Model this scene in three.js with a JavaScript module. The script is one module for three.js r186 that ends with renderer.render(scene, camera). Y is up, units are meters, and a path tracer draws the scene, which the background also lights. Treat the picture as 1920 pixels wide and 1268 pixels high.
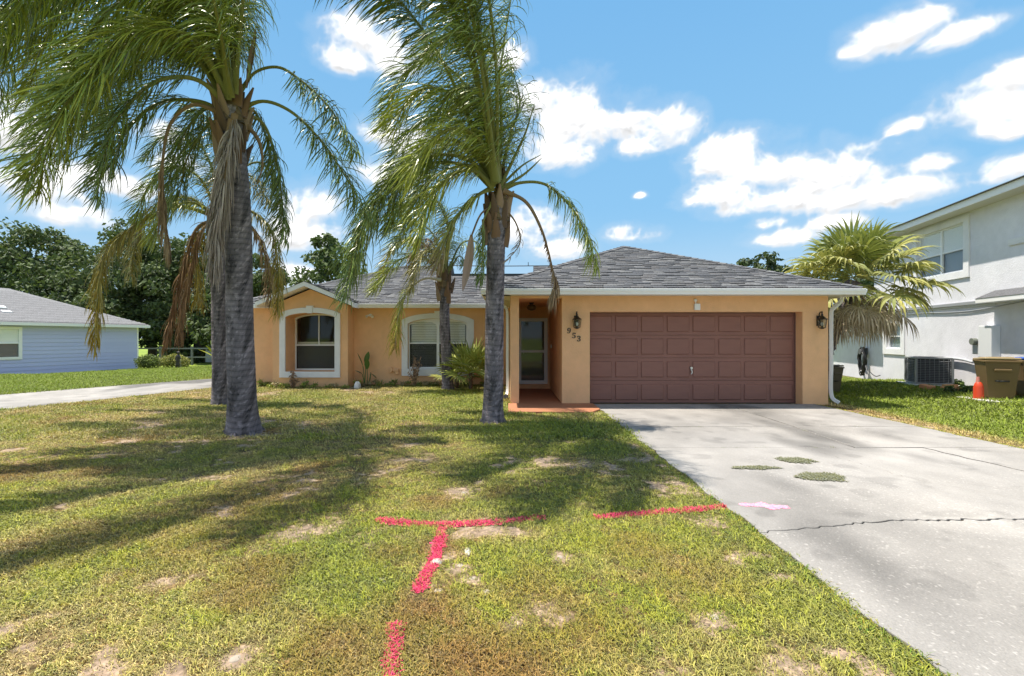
import * as THREE from 'three';
import { mergeGeometries } from 'three/addons/utils/BufferGeometryUtils.js';
import { RoundedBoxGeometry } from 'three/addons/geometries/RoundedBoxGeometry.js';
import { TextGeometry } from 'three/addons/geometries/TextGeometry.js';
import { FontLoader } from 'three/addons/loaders/FontLoader.js';
import { MarchingCubes } from 'three/addons/objects/MarchingCubes.js';

// ---------------------------------------------------------------- camera, exposure, sun
const scene = new THREE.Scene();
const camera = new THREE.PerspectiveCamera(72.79, 1920 / 1268, 0.1, 3000);
camera.position.set(0, 1.56, 0);
camera.lookAt(0, 1.56, -10);
camera.setViewOffset(1920, 1268, 7, 0, 1920, 1268);
const EXPOSURE = 2.5;
const renderer = new THREE.WebGLRenderer({ antialias: true });
renderer.toneMapping = THREE.LinearToneMapping;
renderer.toneMappingExposure = EXPOSURE;
renderer.shadowMap.enabled = true;

const SUN = new THREE.Vector3(-0.32, 1, -0.05).normalize();
const sun = new THREE.DirectionalLight(new THREE.Color(1, 0.94, 0.82), 3.25);
sun.position.copy(SUN).multiplyScalar(60);
sun.target.position.set(0, 0, -10);
sun.position.add(sun.target.position);
sun.castShadow = true;
Object.assign(sun.shadow.camera, { left: -40, right: 40, top: 40, bottom: -40, near: 1, far: 140 });
sun.shadow.mapSize.set(4096, 4096);
sun.shadow.radius = 1;
scene.add(sun, sun.target);

// ---------------------------------------------------------------- random numbers and noise
function rng(seed) {
  let s = seed | 0;
  return () => { s = (s + 0x6d2b79f5) | 0; let t = Math.imul(s ^ (s >>> 15), 1 | s); t = (t + Math.imul(t ^ (t >>> 7), 61 | t)) ^ t; return ((t ^ (t >>> 14)) >>> 0) / 4294967296; };
}
const clamp = THREE.MathUtils.clamp, lerp = THREE.MathUtils.lerp;
const sstep = (a, b, x) => { const t = clamp((x - a) / (b - a), 0, 1); return t * t * (3 - 2 * t); };
const PERM = new Uint16Array(1024), RND = new Float32Array(512);
{ const r = rng(77); for (let i = 0; i < 512; i++) { RND[i] = r(); PERM[i] = i; } for (let i = 511; i > 0; i--) { const j = Math.floor(r() * (i + 1)); const t = PERM[i]; PERM[i] = PERM[j]; PERM[j] = t; } for (let i = 0; i < 512; i++) PERM[512 + i] = PERM[i]; }
// value noise; per > 0 makes it repeat after per cells
function vn(x, y, per = 0) {
  let xi = Math.floor(x), yi = Math.floor(y); const fx = x - xi, fy = y - yi;
  const u = fx * fx * (3 - 2 * fx), v = fy * fy * (3 - 2 * fy);
  const m = (a) => per ? ((a % per) + per) % per : a & 511;
  const x0 = m(xi), x1 = m(xi + 1), y0 = m(yi), y1 = m(yi + 1);
  const h = (a, b) => RND[PERM[(PERM[a & 511] + b) & 1023]];
  const a = h(x0, y0), b = h(x1, y0), c = h(x0, y1), d = h(x1, y1);
  return a + (b - a) * u + (c - a) * v + (a - b - c + d) * u * v;
}
function fbm(x, y, o = 4, per = 0) { let s = 0, a = 0.5, n = 0; for (let i = 0; i < o; i++) { s += a * vn(x, y, per); n += a; a *= 0.5; x = x * 2 + (per ? 0 : 17.3); y = y * 2 + (per ? 0 : 9.1); per *= 2; } return s / n; }
function vn3(x, y, z) {
  const xi = Math.floor(x), yi = Math.floor(y), zi = Math.floor(z), fx = x - xi, fy = y - yi, fz = z - zi;
  const u = fx * fx * (3 - 2 * fx), v = fy * fy * (3 - 2 * fy), w = fz * fz * (3 - 2 * fz);
  const h = (a, b, c) => RND[PERM[(PERM[(PERM[a & 511] + b) & 511] + c) & 511]];
  const L = (a, b, t) => a + (b - a) * t;
  return L(L(L(h(xi, yi, zi), h(xi + 1, yi, zi), u), L(h(xi, yi + 1, zi), h(xi + 1, yi + 1, zi), u), v),
    L(L(h(xi, yi, zi + 1), h(xi + 1, yi, zi + 1), u), L(h(xi, yi + 1, zi + 1), h(xi + 1, yi + 1, zi + 1), u), v), w);
}
function fbm3(x, y, z, o) { let s = 0, a = 0.5, n = 0; for (let i = 0; i < o; i++) { s += a * vn3(x, y, z); n += a; a *= 0.52; x = x * 2.03 + 11.7; y = y * 2.03 + 5.3; z = z * 2.03 + 3.1; } return s / n; }
const V = (x, y, z) => Array.isArray(x) ? new THREE.Vector3(...x) : new THREE.Vector3(x, y, z);

// ---------------------------------------------------------------- sky: clear blue with fair-weather cumulus, as radiance
{
  const W = 4096, H = 2048, data = new Float32Array(W * H * 4), r = rng(5);
  // each puff: azimuth, elevation (degrees, azimuth 0 is straight ahead), half width, half height (degrees)
  const puffs = [
    [-17.00,32.00, 4.6, 2.6], [-19.41,29.98, 3.2, 1.9], [-14.22,30.57, 3.6, 2.4], [-20.00,29.42, 2.4, 1.3],
    [8.07,25.21, 5.4, 4.2], [13.85,24.63, 6, 2.7], [19.05,23.15, 3.8, 2.8], [6.44,21.68, 4.4, 2.7], [16.33,21.83, 3, 1.6], [3.13,27.53, 3.4, 2.2],
    [25.60,19.30, 4.6, 3.0], [31.01,17.79, 5.2, 2.8], [35.88,16.23, 6.2, 3.0], [24.50,15.72, 4.2, 2], [31.01,14.31, 7, 1.7], [36.96,13.68, 7, 1.8], [40.98,13.43, 3.8, 1.6], [42.82,15.67, 2.0, 1.2],
    [39.82,26.82, 3.8, 2.1], [41.54,26.94, 2.4, 1.2], [36.96,26.60, 1.9, 0.9],
    [44.73,25.14, 2.8, 1.2], [46.21,25.25, 1.6, 0.8],
    [46.21,19.87, 4.6, 2.2], [47.45,20.83, 3.4, 1.8], [48.64,18.84, 4, 2.2],
    [40.60,19.32, 1.9, 1.1], [46.37,17.42, 1.4, 1.0], [47.91,16.87, 1.7, 1.0], [47.91,13.84, 2.3, 1.5],
    [35.44,11.46, 2.6, 1.3], [29.52,12.22, 1.8, 1.0], [15.41,12.27, 3.4, 1.5], [16.02,16.56, 0.9, 0.5], [31.01,10.50, 4, 1.3],
    [-23.17,14.33, 4, 2.8], [-25.38,11.52, 4.4, 2.8], [-20.88,11.90, 3.6, 2.2], [-24.56,6.87, 3.6, 2],
    [-12.65,22.72, 4.2, 3], [-13.91,18.94, 4.4, 2.6], [-16.39,23.19, 2.4, 1.6],
    [2.46,13.33, 5, 2.8], [6.44,10.73, 4, 1.8], [0.47,31.35, 2.4, 1.8],
    [-41.20,14.42, 5, 1.9], [-35.92,16.97, 4, 1.7], [-44.43,11.00, 4, 1.7], [-37.63,19.47, 2.6, 1.6], [-47.33,17.25, 4, 3], [-46.08,12.90, 4, 2],
  ];
  for (let k = 0; k < 96; k++) {                                   // unseen clouds outside the frame, added densely as fill light for the shaded facade
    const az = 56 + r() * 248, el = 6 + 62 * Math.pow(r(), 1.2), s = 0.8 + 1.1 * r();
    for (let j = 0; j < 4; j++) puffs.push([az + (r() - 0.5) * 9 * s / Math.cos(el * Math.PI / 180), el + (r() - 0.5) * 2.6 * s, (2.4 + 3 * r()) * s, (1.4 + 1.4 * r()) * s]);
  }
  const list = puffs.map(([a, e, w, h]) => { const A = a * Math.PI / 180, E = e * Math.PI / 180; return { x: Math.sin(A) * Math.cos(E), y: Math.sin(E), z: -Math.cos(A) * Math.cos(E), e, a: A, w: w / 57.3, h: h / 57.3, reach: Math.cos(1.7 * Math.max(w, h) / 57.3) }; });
  const rows = Array.from({ length: H }, () => []);
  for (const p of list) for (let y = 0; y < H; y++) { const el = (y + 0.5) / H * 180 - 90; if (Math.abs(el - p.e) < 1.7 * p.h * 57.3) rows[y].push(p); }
  const lin = (c) => c.map((v) => Math.pow(v / 255, 2.2));
  const top = lin([120, 182, 236]), mid = lin([146, 202, 245]), low = lin([202, 228, 247]), hazeC = lin([200, 214, 222]);
  for (let y = 0; y < H; y++) {
    const el = ((y + 0.5) / H - 0.5) * Math.PI, ed = el * 57.2958, cy = Math.cos(el), sy = Math.sin(el);
    let base;
    if (ed < 0) base = hazeC.map((v) => v * 0.5);
    else { const t1 = sstep(0, 16, ed), t2 = sstep(8, 45, ed); base = low.map((v, i) => lerp(lerp(v, mid[i], t1), top[i], t2)); }
    const near = rows[y];
    for (let x = 0; x < W; x++) {
      const th = ((x + 0.5) / W - 0.5) * 2 * Math.PI, dx = cy * Math.cos(th), dz = cy * Math.sin(th), o = (y * W + x) * 4;
      let R = base[0], Gc = base[1], B = base[2];
      if (ed >= 0 && near.length) {
        let f = -9, fu = -9;
        for (const p of near) {
          const dot = dx * p.x + sy * p.y + dz * p.z; if (dot < p.reach) continue;
          let da = Math.atan2(dx, -dz) - p.a; if (da > Math.PI) da -= 2 * Math.PI; if (da < -Math.PI) da += 2 * Math.PI;
          const ux = da * cy / p.w, uy = (el - p.e / 57.2958) / p.h, uu = uy + 0.012 / p.h, q = 1 - ux * ux - (uy < 0 ? 1.9 : 1) * uy * uy, qu = 1 - ux * ux - (uu < 0 ? 1.9 : 1) * uu * uu;
          const m = Math.max(f, q), h = Math.max(0, 0.5 - Math.abs(f - q)); f = m + h * h * 0.5;               // soft union of the puffs
          const mu = Math.max(fu, qu), hu = Math.max(0, 0.5 - Math.abs(fu - qu)); fu = mu + hu * hu * 0.5;
        }
        if (f > -1.5) {
          const wx = (fbm3(dx * 14 + 3, sy * 14, dz * 14, 2) - 0.5) * 0.06, wy = (fbm3(dx * 14 + 30, sy * 14, dz * 14 + 9, 2) - 0.5) * 0.05;
          const billow = (yy, oct) => { let n = 0, am = 0.5, fr = 15; for (let q = 0; q < oct; q++) { n += am * Math.abs(2 * vn3((dx + wx) * fr + q * 7, (yy + wy) * fr * 1.15, (dz + wx) * fr + q * 3) - 1); am *= 0.56; fr *= 2.07; } return 1.08 - n; };
          const n = billow(sy, 7), nu = billow(sy + 0.012, 4), nl = billow(sy, 4), n3 = fbm3(dx * 60, sy * 70, dz * 60, 3);
          const dn = f * 0.8 + (n - 0.62) * 1.5 + (n3 - 0.5) * 0.5 - 0.16, du = (fu - f) * 0.8 + (nu - nl) * 1.1;
          const c = sstep(-0.05, 0.85, dn), k = Math.max(c, 0.12 * sstep(-0.7, 0.2, dn)), body = sstep(0.25, 1.0, dn);
          const br = lerp(0.98, 1.7, body) * (1 - 0.58 * body * sstep(-0.3, 0.34, du)) ;
          R = lerp(R, br * 0.985, k); Gc = lerp(Gc, br * 0.99, k); B = lerp(B, br * 1.0, k);
        }
      }
      data[o] = R / EXPOSURE; data[o + 1] = Gc / EXPOSURE; data[o + 2] = B / EXPOSURE; data[o + 3] = 1;
    }
  }
  const sky = new THREE.DataTexture(data, W, H, THREE.RGBAFormat, THREE.FloatType);
  sky.mapping = THREE.EquirectangularReflectionMapping; sky.magFilter = THREE.LinearFilter; sky.wrapS = THREE.RepeatWrapping; sky.needsUpdate = true;
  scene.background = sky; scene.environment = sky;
}

// ---------------------------------------------------------------- helpers
const used = {};
function numbered(name) { if (used[name] === undefined) { used[name] = 0; return name; } used[name]++; return name + '_' + String(used[name]).padStart(3, '0'); }
function shade(o) { o.castShadow = true; o.receiveShadow = true; return o; }
function part(name, geo, m, parent, label) { const o = shade(new THREE.Mesh(geo, m)); o.name = name; if (label) o.userData.label = label; parent.add(o); return o; }
function tag(o, label, category, group) { o.userData.label = label; o.userData.category = category; if (group) o.userData.group = group; return o; }
function thing(name, label, category, [x, y, z] = [0, 0, 0], turn = 0, group) { const o = new THREE.Group(); o.name = numbered(name); o.position.set(x, y, z); o.rotation.y = turn; scene.add(o); return tag(o, label, category, group); }
function single(name, geo, m, label, category, group) { const o = shade(new THREE.Mesh(geo, m)); o.name = numbered(name); scene.add(o); return tag(o, label, category, group); }
function structure(name, geo, m) { const o = shade(new THREE.Mesh(geo, m)); o.name = numbered(name); o.userData.kind = 'structure'; scene.add(o); return o; }
function sub(name, parent) { const o = new THREE.Group(); o.name = name; parent.add(o); return o; }
const box = (x0, x1, y0, y1, z0, z1) => { const g = new THREE.BoxGeometry(x1 - x0, y1 - y0, z1 - z0); g.translate((x0 + x1) / 2, (y0 + y1) / 2, (z0 + z1) / 2); return g; };
const rbox = (w, h, d, r = 0.01, s = 2) => new RoundedBoxGeometry(w, h, d, s, r);
const merge = (list) => mergeGeometries(list.map((g) => { const c = g.index ? g.toNonIndexed() : g; for (const k of Object.keys(c.attributes)) if (!['position', 'normal', 'uv'].includes(k)) c.deleteAttribute(k); if (!c.attributes.uv) c.setAttribute('uv', new THREE.BufferAttribute(new Float32Array(c.attributes.position.count * 2), 2)); return c; }));
// uv in metres on a box-like mesh, from whichever way each face points
function metricUV(g) {
  const c = g.index ? g.toNonIndexed() : g, p = c.attributes.position, n = c.attributes.normal, uv = new Float32Array(p.count * 2);
  for (let i = 0; i < p.count; i += 3) {
    const ax = Math.abs(n.getX(i)), ay = Math.abs(n.getY(i)), az = Math.abs(n.getZ(i));
    for (let k = i; k < i + 3; k++) { const x = p.getX(k), y = p.getY(k), z = p.getZ(k); const [u, v] = ay >= ax && ay >= az ? [x, z] : ax > az ? [z, y] : [x, y]; uv[k * 2] = u; uv[k * 2 + 1] = v; }
  }
  c.setAttribute('uv', new THREE.BufferAttribute(uv, 2)); return c;
}
function tex(w, h, fn, { srgb = true, rx = 1, ry = 1 } = {}) {
  const d = new Uint8Array(w * h * 4);
  for (let y = 0; y < h; y++) for (let x = 0; x < w; x++) { const c = fn((x + 0.5) / w, (y + 0.5) / h, x, y), o = (y * w + x) * 4; if (typeof c === 'number') d[o] = d[o + 1] = d[o + 2] = clamp(c, 0, 1) * 255; else { d[o] = clamp(c[0], 0, 1) * 255; d[o + 1] = clamp(c[1], 0, 1) * 255; d[o + 2] = clamp(c[2], 0, 1) * 255; } d[o + 3] = 255; }
  const t = new THREE.DataTexture(d, w, h); t.wrapS = t.wrapT = THREE.RepeatWrapping; t.magFilter = THREE.LinearFilter; t.minFilter = THREE.LinearMipmapLinearFilter; t.generateMipmaps = true; if (srgb) t.colorSpace = THREE.SRGBColorSpace; t.repeat.set(rx, ry); t.needsUpdate = true; return t;
}
const mat = (color, roughness = 0.8, more = {}) => new THREE.MeshStandardMaterial({ color, roughness, side: THREE.DoubleSide, ...more });
const rgb = (r, g, b) => new THREE.Color().setRGB(r, g, b);
// a round body swept along a curve; radius(t) in metres; wob(t, angle) adds to it
function sweep(pts, radius, segs = 24, sides = 8, { wob, flat = 1, cap = true } = {}) {
  const curve = pts instanceof THREE.Curve ? pts : new THREE.CatmullRomCurve3(pts.map((p) => V(p)), false, 'centripetal');
  const L = curve.getLength(), pos = [], uv = [], idx = [], up = V(0, 0, 1);
  const T = V(0, 0, 0), A = V(0, 0, 0), B = V(0, 0, 0), P = V(0, 0, 0); let first = true;
  for (let i = 0; i <= segs; i++) {
    const t = i / segs; curve.getPointAt(t, P); curve.getTangentAt(t, T);
    if (first) { A.copy(Math.abs(T.z) > 0.9 ? V(1, 0, 0) : up).cross(T).normalize(); first = false; } else A.addScaledVector(T, -A.dot(T)).normalize();
    B.copy(T).cross(A);
    for (let s = 0; s <= sides; s++) {
      const a = s / sides * Math.PI * 2; let r = typeof radius === 'function' ? radius(t) : radius; if (wob) r += wob(t, a, t * L);
      pos.push(P.x + r * (A.x * Math.cos(a) + B.x * Math.sin(a) * flat), P.y + r * (A.y * Math.cos(a) + B.y * Math.sin(a) * flat), P.z + r * (A.z * Math.cos(a) + B.z * Math.sin(a) * flat));
      uv.push(s / sides, t * L);
    }
  }
  const n = sides + 1;
  for (let i = 0; i < segs; i++) for (let s = 0; s < sides; s++) { const a = i * n + s, b = a + 1, c = a + n, d = c + 1; idx.push(a, b, c, b, d, c); }
  if (cap) for (const row of [0, segs]) { const c = pos.length / 3, q = curve.getPointAt(row / segs); pos.push(q.x, q.y, q.z); uv.push(0.5, 0); for (let s = 0; s < sides; s++) row ? idx.push(c, row * n + s + 1, row * n + s) : idx.push(c, s, s + 1); }
  const g = new THREE.BufferGeometry(); g.setAttribute('position', new THREE.Float32BufferAttribute(pos, 3)); g.setAttribute('uv', new THREE.Float32BufferAttribute(uv, 2)); g.setIndex(idx); g.computeVertexNormals(); return g;
}
function polyGeo(tris) { const g = new THREE.BufferGeometry(); g.setAttribute('position', new THREE.Float32BufferAttribute(tris.flat(2), 3)); g.computeVertexNormals(); const uv = new Float32Array(tris.length * 6); g.setAttribute('uv', new THREE.BufferAttribute(uv, 2)); return metricUV(g); }
const quad = (a, b, c, d) => [[a, b, c], [a, c, d]];
function plate(shape, depth, bevel = 0) { return new THREE.ExtrudeGeometry(shape, { depth, bevelEnabled: bevel > 0, bevelSize: bevel, bevelThickness: bevel, bevelOffset: -bevel, bevelSegments: 1, curveSegments: 16 }); }
const rect = (x0, x1, y0, y1, S = THREE.Shape) => { const s = new S(); s.moveTo(x0, y0); s.lineTo(x1, y0); s.lineTo(x1, y1); s.lineTo(x0, y1); s.closePath(); return s; };
// opening with a shallow arched head
function arched(x0, x1, y0, ySide, yTop, S = THREE.Shape) { const s = new S(), c = (x0 + x1) / 2, n = 16; s.moveTo(x0, y0); s.lineTo(x1, y0); s.lineTo(x1, ySide); for (let i = 1; i < n; i++) { const x = x1 + (x0 - x1) * i / n, q = (x - c) / ((x1 - x0) / 2); s.lineTo(x, ySide + (yTop - ySide) * (Math.sqrt(1 - 0.82 * q * q) - Math.sqrt(0.18)) / (1 - Math.sqrt(0.18))); } s.lineTo(x0, ySide); s.closePath(); return s; }
// geometry collector for strips and small faces with a colour at each vertex
class Strips {
  constructor() { this.p = []; this.c = []; this.i = []; }
  // pts: centre points, ws: half widths, ax: width direction (one for all or one per point)
  strip(pts, ws, ax, c0, c1 = c0) {
    const b = this.p.length / 3, n = pts.length;
    for (let k = 0; k < n; k++) { const q = pts[k], w = ws[k], a = Array.isArray(ax) ? ax[k] : ax, t = k / (n - 1); this.p.push(q.x - a.x * w, q.y - a.y * w, q.z - a.z * w, q.x + a.x * w, q.y + a.y * w, q.z + a.z * w); for (let j = 0; j < 2; j++) this.c.push(lerp(c0[0], c1[0], t), lerp(c0[1], c1[1], t), lerp(c0[2], c1[2], t)); }
    for (let k = 0; k < n - 1; k++) { const a = b + 2 * k; this.i.push(a, a + 1, a + 2, a + 1, a + 3, a + 2); }
  }
  add(geo, c) { const b = this.p.length / 3, q = geo.attributes.position; for (let k = 0; k < q.count; k++) { this.p.push(q.getX(k), q.getY(k), q.getZ(k)); this.c.push(...c); } if (geo.index) for (const v of geo.index.array) this.i.push(b + v); else for (let k = 0; k < q.count; k++) this.i.push(b + k); }
  build() { const g = new THREE.BufferGeometry(); g.setAttribute('position', new THREE.Float32BufferAttribute(this.p, 3)); g.setAttribute('color', new THREE.Float32BufferAttribute(this.c, 3)); g.setIndex(this.i); g.computeVertexNormals(); return g; }
}
const mixc = (a, b, t) => [lerp(a[0], b[0], t), lerp(a[1], b[1], t), lerp(a[2], b[2], t)];
const leafMat = new THREE.MeshPhysicalMaterial({ color: 0xffffff, vertexColors: true, roughness: 0.36, side: THREE.DoubleSide, specularIntensity: 0.9 });
const softLeafMat = new THREE.MeshPhysicalMaterial({ color: 0xffffff, vertexColors: true, roughness: 0.9, transmission: 0.32, thickness: 0, side: THREE.DoubleSide });
const dryMat = new THREE.MeshStandardMaterial({ color: 0xffffff, vertexColors: true, roughness: 0.85, side: THREE.DoubleSide });

// ---------------------------------------------------------------- the ground
const rise = (x, z) => { const d = -z; return 0.2 * sstep(8.6, 11, x) * sstep(17, 13.6, d) - 0.14 * sstep(-15, -20, x) * sstep(18, 25, d); };
function sheet(xs, zs, lift) {
  const p = [], uv = [], idx = [], n = xs.length;
  for (const z of zs) for (const x of xs) { p.push(x, rise(x, z) + lift, z); uv.push(x, z); }
  for (let j = 0; j < zs.length - 1; j++) for (let i = 0; i < n - 1; i++) { const a = j * n + i; idx.push(a, a + n, a + 1, a + 1, a + n, a + n + 1); }
  const g = new THREE.BufferGeometry(); g.setAttribute('position', new THREE.Float32BufferAttribute(p, 3)); g.setAttribute('uv', new THREE.Float32BufferAttribute(uv, 2)); g.setIndex(idx); g.computeVertexNormals(); return g;
}
const span = (a, b, n) => Array.from({ length: n + 1 }, (_, i) => a + (b - a) * i / n);
const bladeTone = { green: [0.145, 0.195, 0.012], lime: [0.34, 0.335, 0.025], straw: [0.5, 0.375, 0.16], rust: [0.27, 0.13, 0.032], deep: [0.08, 0.12, 0.01] };
// what grows where: patches seen in the photograph, as x, z, reach in metres, strength
const bare = [[1.152,-2.527, 0.16, 1], [1.077,-2.457, 0.1, 0.9], [-1.675,-3.666, 0.5, 0.55], [-1.593,-4.115, 0.4, 0.5], [-1.817,-3.304, 0.5, 0.4], [-1.321,-2.214, 0.12, 1], [-1.138,-2.16, 0.3, 0.5], [-2.256,-2.329, 0.3, 0.55], [-1.091,-3.568, 0.34, 0.55], [-0.472,-4.61, 0.3, 0.8], [-1.332,-5.936, 0.8, 0.55], [-0.461,-3.225, 0.3, 0.6], [-0.337,-3.113, 0.14, 0.9], [-0.235,-2.975, 0.14, 0.8], [0.368,-3.264, 0.12, 0.9], [1.72,-3.822, 0.32, 0.75], [0.714,-2.705, 0.3, 0.6], [0.172,-2.6, 0.25, 0.55], [0.311,-2.503, 0.2, 0.7], [1.315,-2.37, 0.2, 0.6], [0.02,-2.503, 0.12, 0.7], [0.906,-5.685, 0.4, 0.6], [0.266,-4.861, 0.4, 0.5], [0.8,-4.384, 0.3, 0.5], [-8.331,-9.515, 0.9, 0.55], [-5.386,-6.071, 0.5, 0.5], [-6.164,-5.936, 0.7, 0.6], [-2.002,-8.082, 0.8, 0.5], [-3.129,-7.623, 0.6, 0.5], [-3.278,-4.384, 0.5, 0.35], [-2.657,-5.044, 0.6, 0.45], [7.314,-9.722, 0.5, 0.4], [-2.299,-2.214, 0.3, 0.4], [-2.14,-2.818, 0.25, 0.35], [-0.96,-2.818, 0.2, 0.3], [-0.512,-2.879, 0.25, 0.5], [1.368,-2.232, 0.25, 0.45], [0.744,-2.309, 0.2, 0.5]];
const rusty = [[-0.493,-2.6, 0.28, 0.8], [-0.532,-2.37, 0.25, 0.7], [-0.214,-2.214, 0.3, 0.9], [-0.008,-2.16, 0.3, 0.9], [-0.297,-2.48, 0.12, 0.8], [-0.857,-3.304, 0.14, 0.7], [-0.524,-3.388, 0.2, 0.7], [0.154,-2.818, 0.3, 0.4], [0.973,-3.388, 0.3, 0.35], [-5.746,-5.241, 0.6, 0.7], [-2.564,-4.384, 0.8, 0.4], [1.214,-3.008, 0.4, 0.35], [-0.678,-4.384, 0.25, 0.6], [-2.375,-3.388, 0.5, 0.3], [0.391,-2.457, 0.3, 0.4], [-3.245,-3.476, 0.5, 0.4]];
const lush = [[-1.356,-3.304, 0.6, 0.6], [-1.334,-3.666, 0.3, 0.5], [0.117,-5.936, 1.0, 0.8], [1.423,-6.211, 0.9, 0.9], [1.193,-8.082, 1.2, 0.8], [0.056,-6.845, 0.8, 0.7], [1.757,-5.454, 0.7, 0.7], [-2.984,-3.008, 0.5, 0.3], [-1.261,-2.76, 0.5, 0.3], [0.172,-3.149, 0.4, 0.5], [-0.866,-2.942, 0.3, 0.4], [1.654,-2.6, 0.35, 0.7], [1.722,-2.289, 0.35, 0.8], [-4.961,-12.086, 2, 0.6], [-2.15,-12.086, 2, 0.8], [1.563,-3.008, 0.3, 0.5], [-4.162,-5.936, 1.0, 0.3]];
const blobs = (list, x, z) => { let s = 0; for (const [bx, bz, r, k] of list) { const q = ((x - bx) ** 2 + (z - bz) ** 2) / (r * r); if (q < 4) s = Math.max(s, k * Math.exp(-q * 1.1)); } return s; };
function turf(x, z) {
  const d = -z, n1 = fbm(x * 0.55 + 3, z * 0.55, 3), n2 = fbm(x * 1.9 + 31, z * 1.9, 3), n3 = fbm(x * 7 + 11, z * 7 + 7, 3);
  const right = sstep(7.0, 8.6, x), left = sstep(0.35, 0.8, (-x - 9.3 - (d - 12) * 0.1) / 3);
  const wild = Math.max(right, left);
  const ragged = (n3 - 0.5) * 0.5 + (n2 - 0.5) * 0.5;
  let b = blobs(bare, x, z); b = Math.max(0, b + (b > 0.08 ? ragged : 0)); b = Math.max(b, 0.8 * sstep(0.565, 0.74, n2 * 0.62 + n1 * 0.42 + (n3 - 0.5) * 0.4) * (1 - wild));
  let ru = blobs(rusty, x, z) + (n3 - 0.5) * 0.3; ru = Math.max(0, ru) * (1 - wild); ru = Math.max(ru, 0.55 * sstep(0.66, 0.8, fbm(x * 1.3 + 70, z * 1.3, 3)) * (1 - wild));
  let lu = blobs(lush, x, z) * (0.7 + 0.6 * (n2 - 0.5)) + 0.5 * sstep(0.45, 0.75, fbm(x * 0.9 + 90, z * 0.9 + 4, 3)); lu = Math.max(lu, sstep(0.9, 0.15, Math.abs(2.0 - x)) * (x < 2 ? 0.75 : 0)); lu = Math.max(lu, wild * 0.85);
  const edge = sstep(1.2, 0.2, x - 7.1) * (x > 7 ? 1 : 0);
  return { bare: clamp(b + edge * 0.25 * n2, 0, 1), rust: clamp(ru, 0, 1), lush: clamp(lu - edge * 0.5, 0, 1), dry: clamp(0.44 + (n1 - 0.5) * 1.1 + (n2 - 0.5) * 0.7 + (n3 - 0.5) * 0.9 + edge * 0.3 - wild * 0.4 + sstep(7, 11, d) * 0.12 * (1 - wild) + sstep(-1, -5, x) * 0.05, 0, 1), n3, wild };
}
const NX = 2048;
const lawnTex = tex(NX, NX, (u, v) => {
  const x = -16 + u * 31, z = -20 + v * 23, t = turf(x, z), g = vn(x * 38, z * 38), g2 = vn(x * 90 + 5, z * 90), c0 = fbm(x * 12, z * 12, 2);
  const thatch = [0.29 + 0.32 * g, 0.23 + 0.26 * g, 0.1 + 0.15 * g], sand = [0.64 + 0.16 * c0, 0.54 + 0.15 * c0, 0.45 + 0.14 * c0], green = [0.33, 0.39, 0.12];
  let c = mixc(thatch, green, 0.55 * t.lush * (1 - t.dry * 0.5)); c = mixc(c, [0.46, 0.27, 0.12], t.rust * 0.5); c = mixc(c, sand, sstep(0.3, 0.75, t.bare + (g - 0.5) * 0.25));
  const k = 0.66 + 0.62 * g2 * g; return [c[0] * k, c[1] * k, c[2] * k];
});
lawnTex.repeat.set(1 / 31, 1 / 23); lawnTex.offset.set(16 / 31, 20 / 23);
const soilBump = tex(512, 512, (u, v) => 0.6 * fbm(u * 16, v * 16, 3, 16) + 0.4 * vn(u * 120, v * 120, 120), { srgb: false, rx: 0.8, ry: 0.8 });
const farTex = tex(512, 512, (u, v) => { const a = fbm(u * 8, v * 8, 4, 8), b = vn(u * 128, v * 128, 128); return [0.36 + 0.14 * a + 0.08 * b, 0.44 + 0.12 * a + 0.08 * b, 0.14 + 0.06 * a]; }, { rx: 1 / 9, ry: 1 / 9 });
{
  const far = [-900, -400, -200, -100, -60, -40, ...span(-32, 26, 58), 40, 60, 100, 200, 400, 900], farz = [-900, -400, -200, -100, -70, -50, ...span(-40, 8, 48), 20, 40, 100, 300, 900];
  structure('ground', sheet(far, farz.reverse(), -0.05), mat(0xffffff, 1, { map: farTex }));
  structure('lawn', sheet(span(-15.9, 14.9, 62), span(2.9, -19.9, 46), 0.006), mat(0xffffff, 1, { map: lawnTex, bumpMap: soilBump, bumpScale: 0.02 }));
}

// ---------------------------------------------------------------- driveway: cast slabs with joints and cracks between them
const concTex = tex(2048, 2048, (u, v) => {
  const x = 1.5 + u * 6, d = -3 + v * 14, broad = fbm(x * 0.7 + 4, d * 0.5, 4), mid = fbm(x * 3.1, d * 2.6 + 8, 3), grain = vn(x * 150, d * 150), fine = vn(x * 330, d * 330), agg = sstep(0.8, 0.92, vn(x * 62 + 9, d * 62)) * sstep(0.42, 0.66, fbm(x * 0.9 + 20, d * 0.9, 3) + 0.1 * sstep(6, 3, d));
  let k = 0.565 + (broad - 0.5) * 0.17 + (mid - 0.5) * 0.1 + (grain - 0.5) * 0.06 + (fine - 0.5) * 0.04;
  k -= 0.15 * sstep(0.56, 0.78, fbm(x * 0.8 + 51, d * 0.45 + 2, 3)) + 0.05 * sstep(0.64, 0.8, fbm(x * 4 + 9, d * 4, 2));
  const warm = 0.5 + (fbm(x * 0.6 + 8, d * 0.5 + 30, 2) - 0.5); k += agg * 0.1;
  return [k * (1.015 + 0.012 * warm), k * 0.985, k * (0.965 - 0.02 * warm)];
});
concTex.repeat.set(1 / 6, 1 / 14); concTex.offset.set(-1.5 / 6, 3 / 14);
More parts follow.
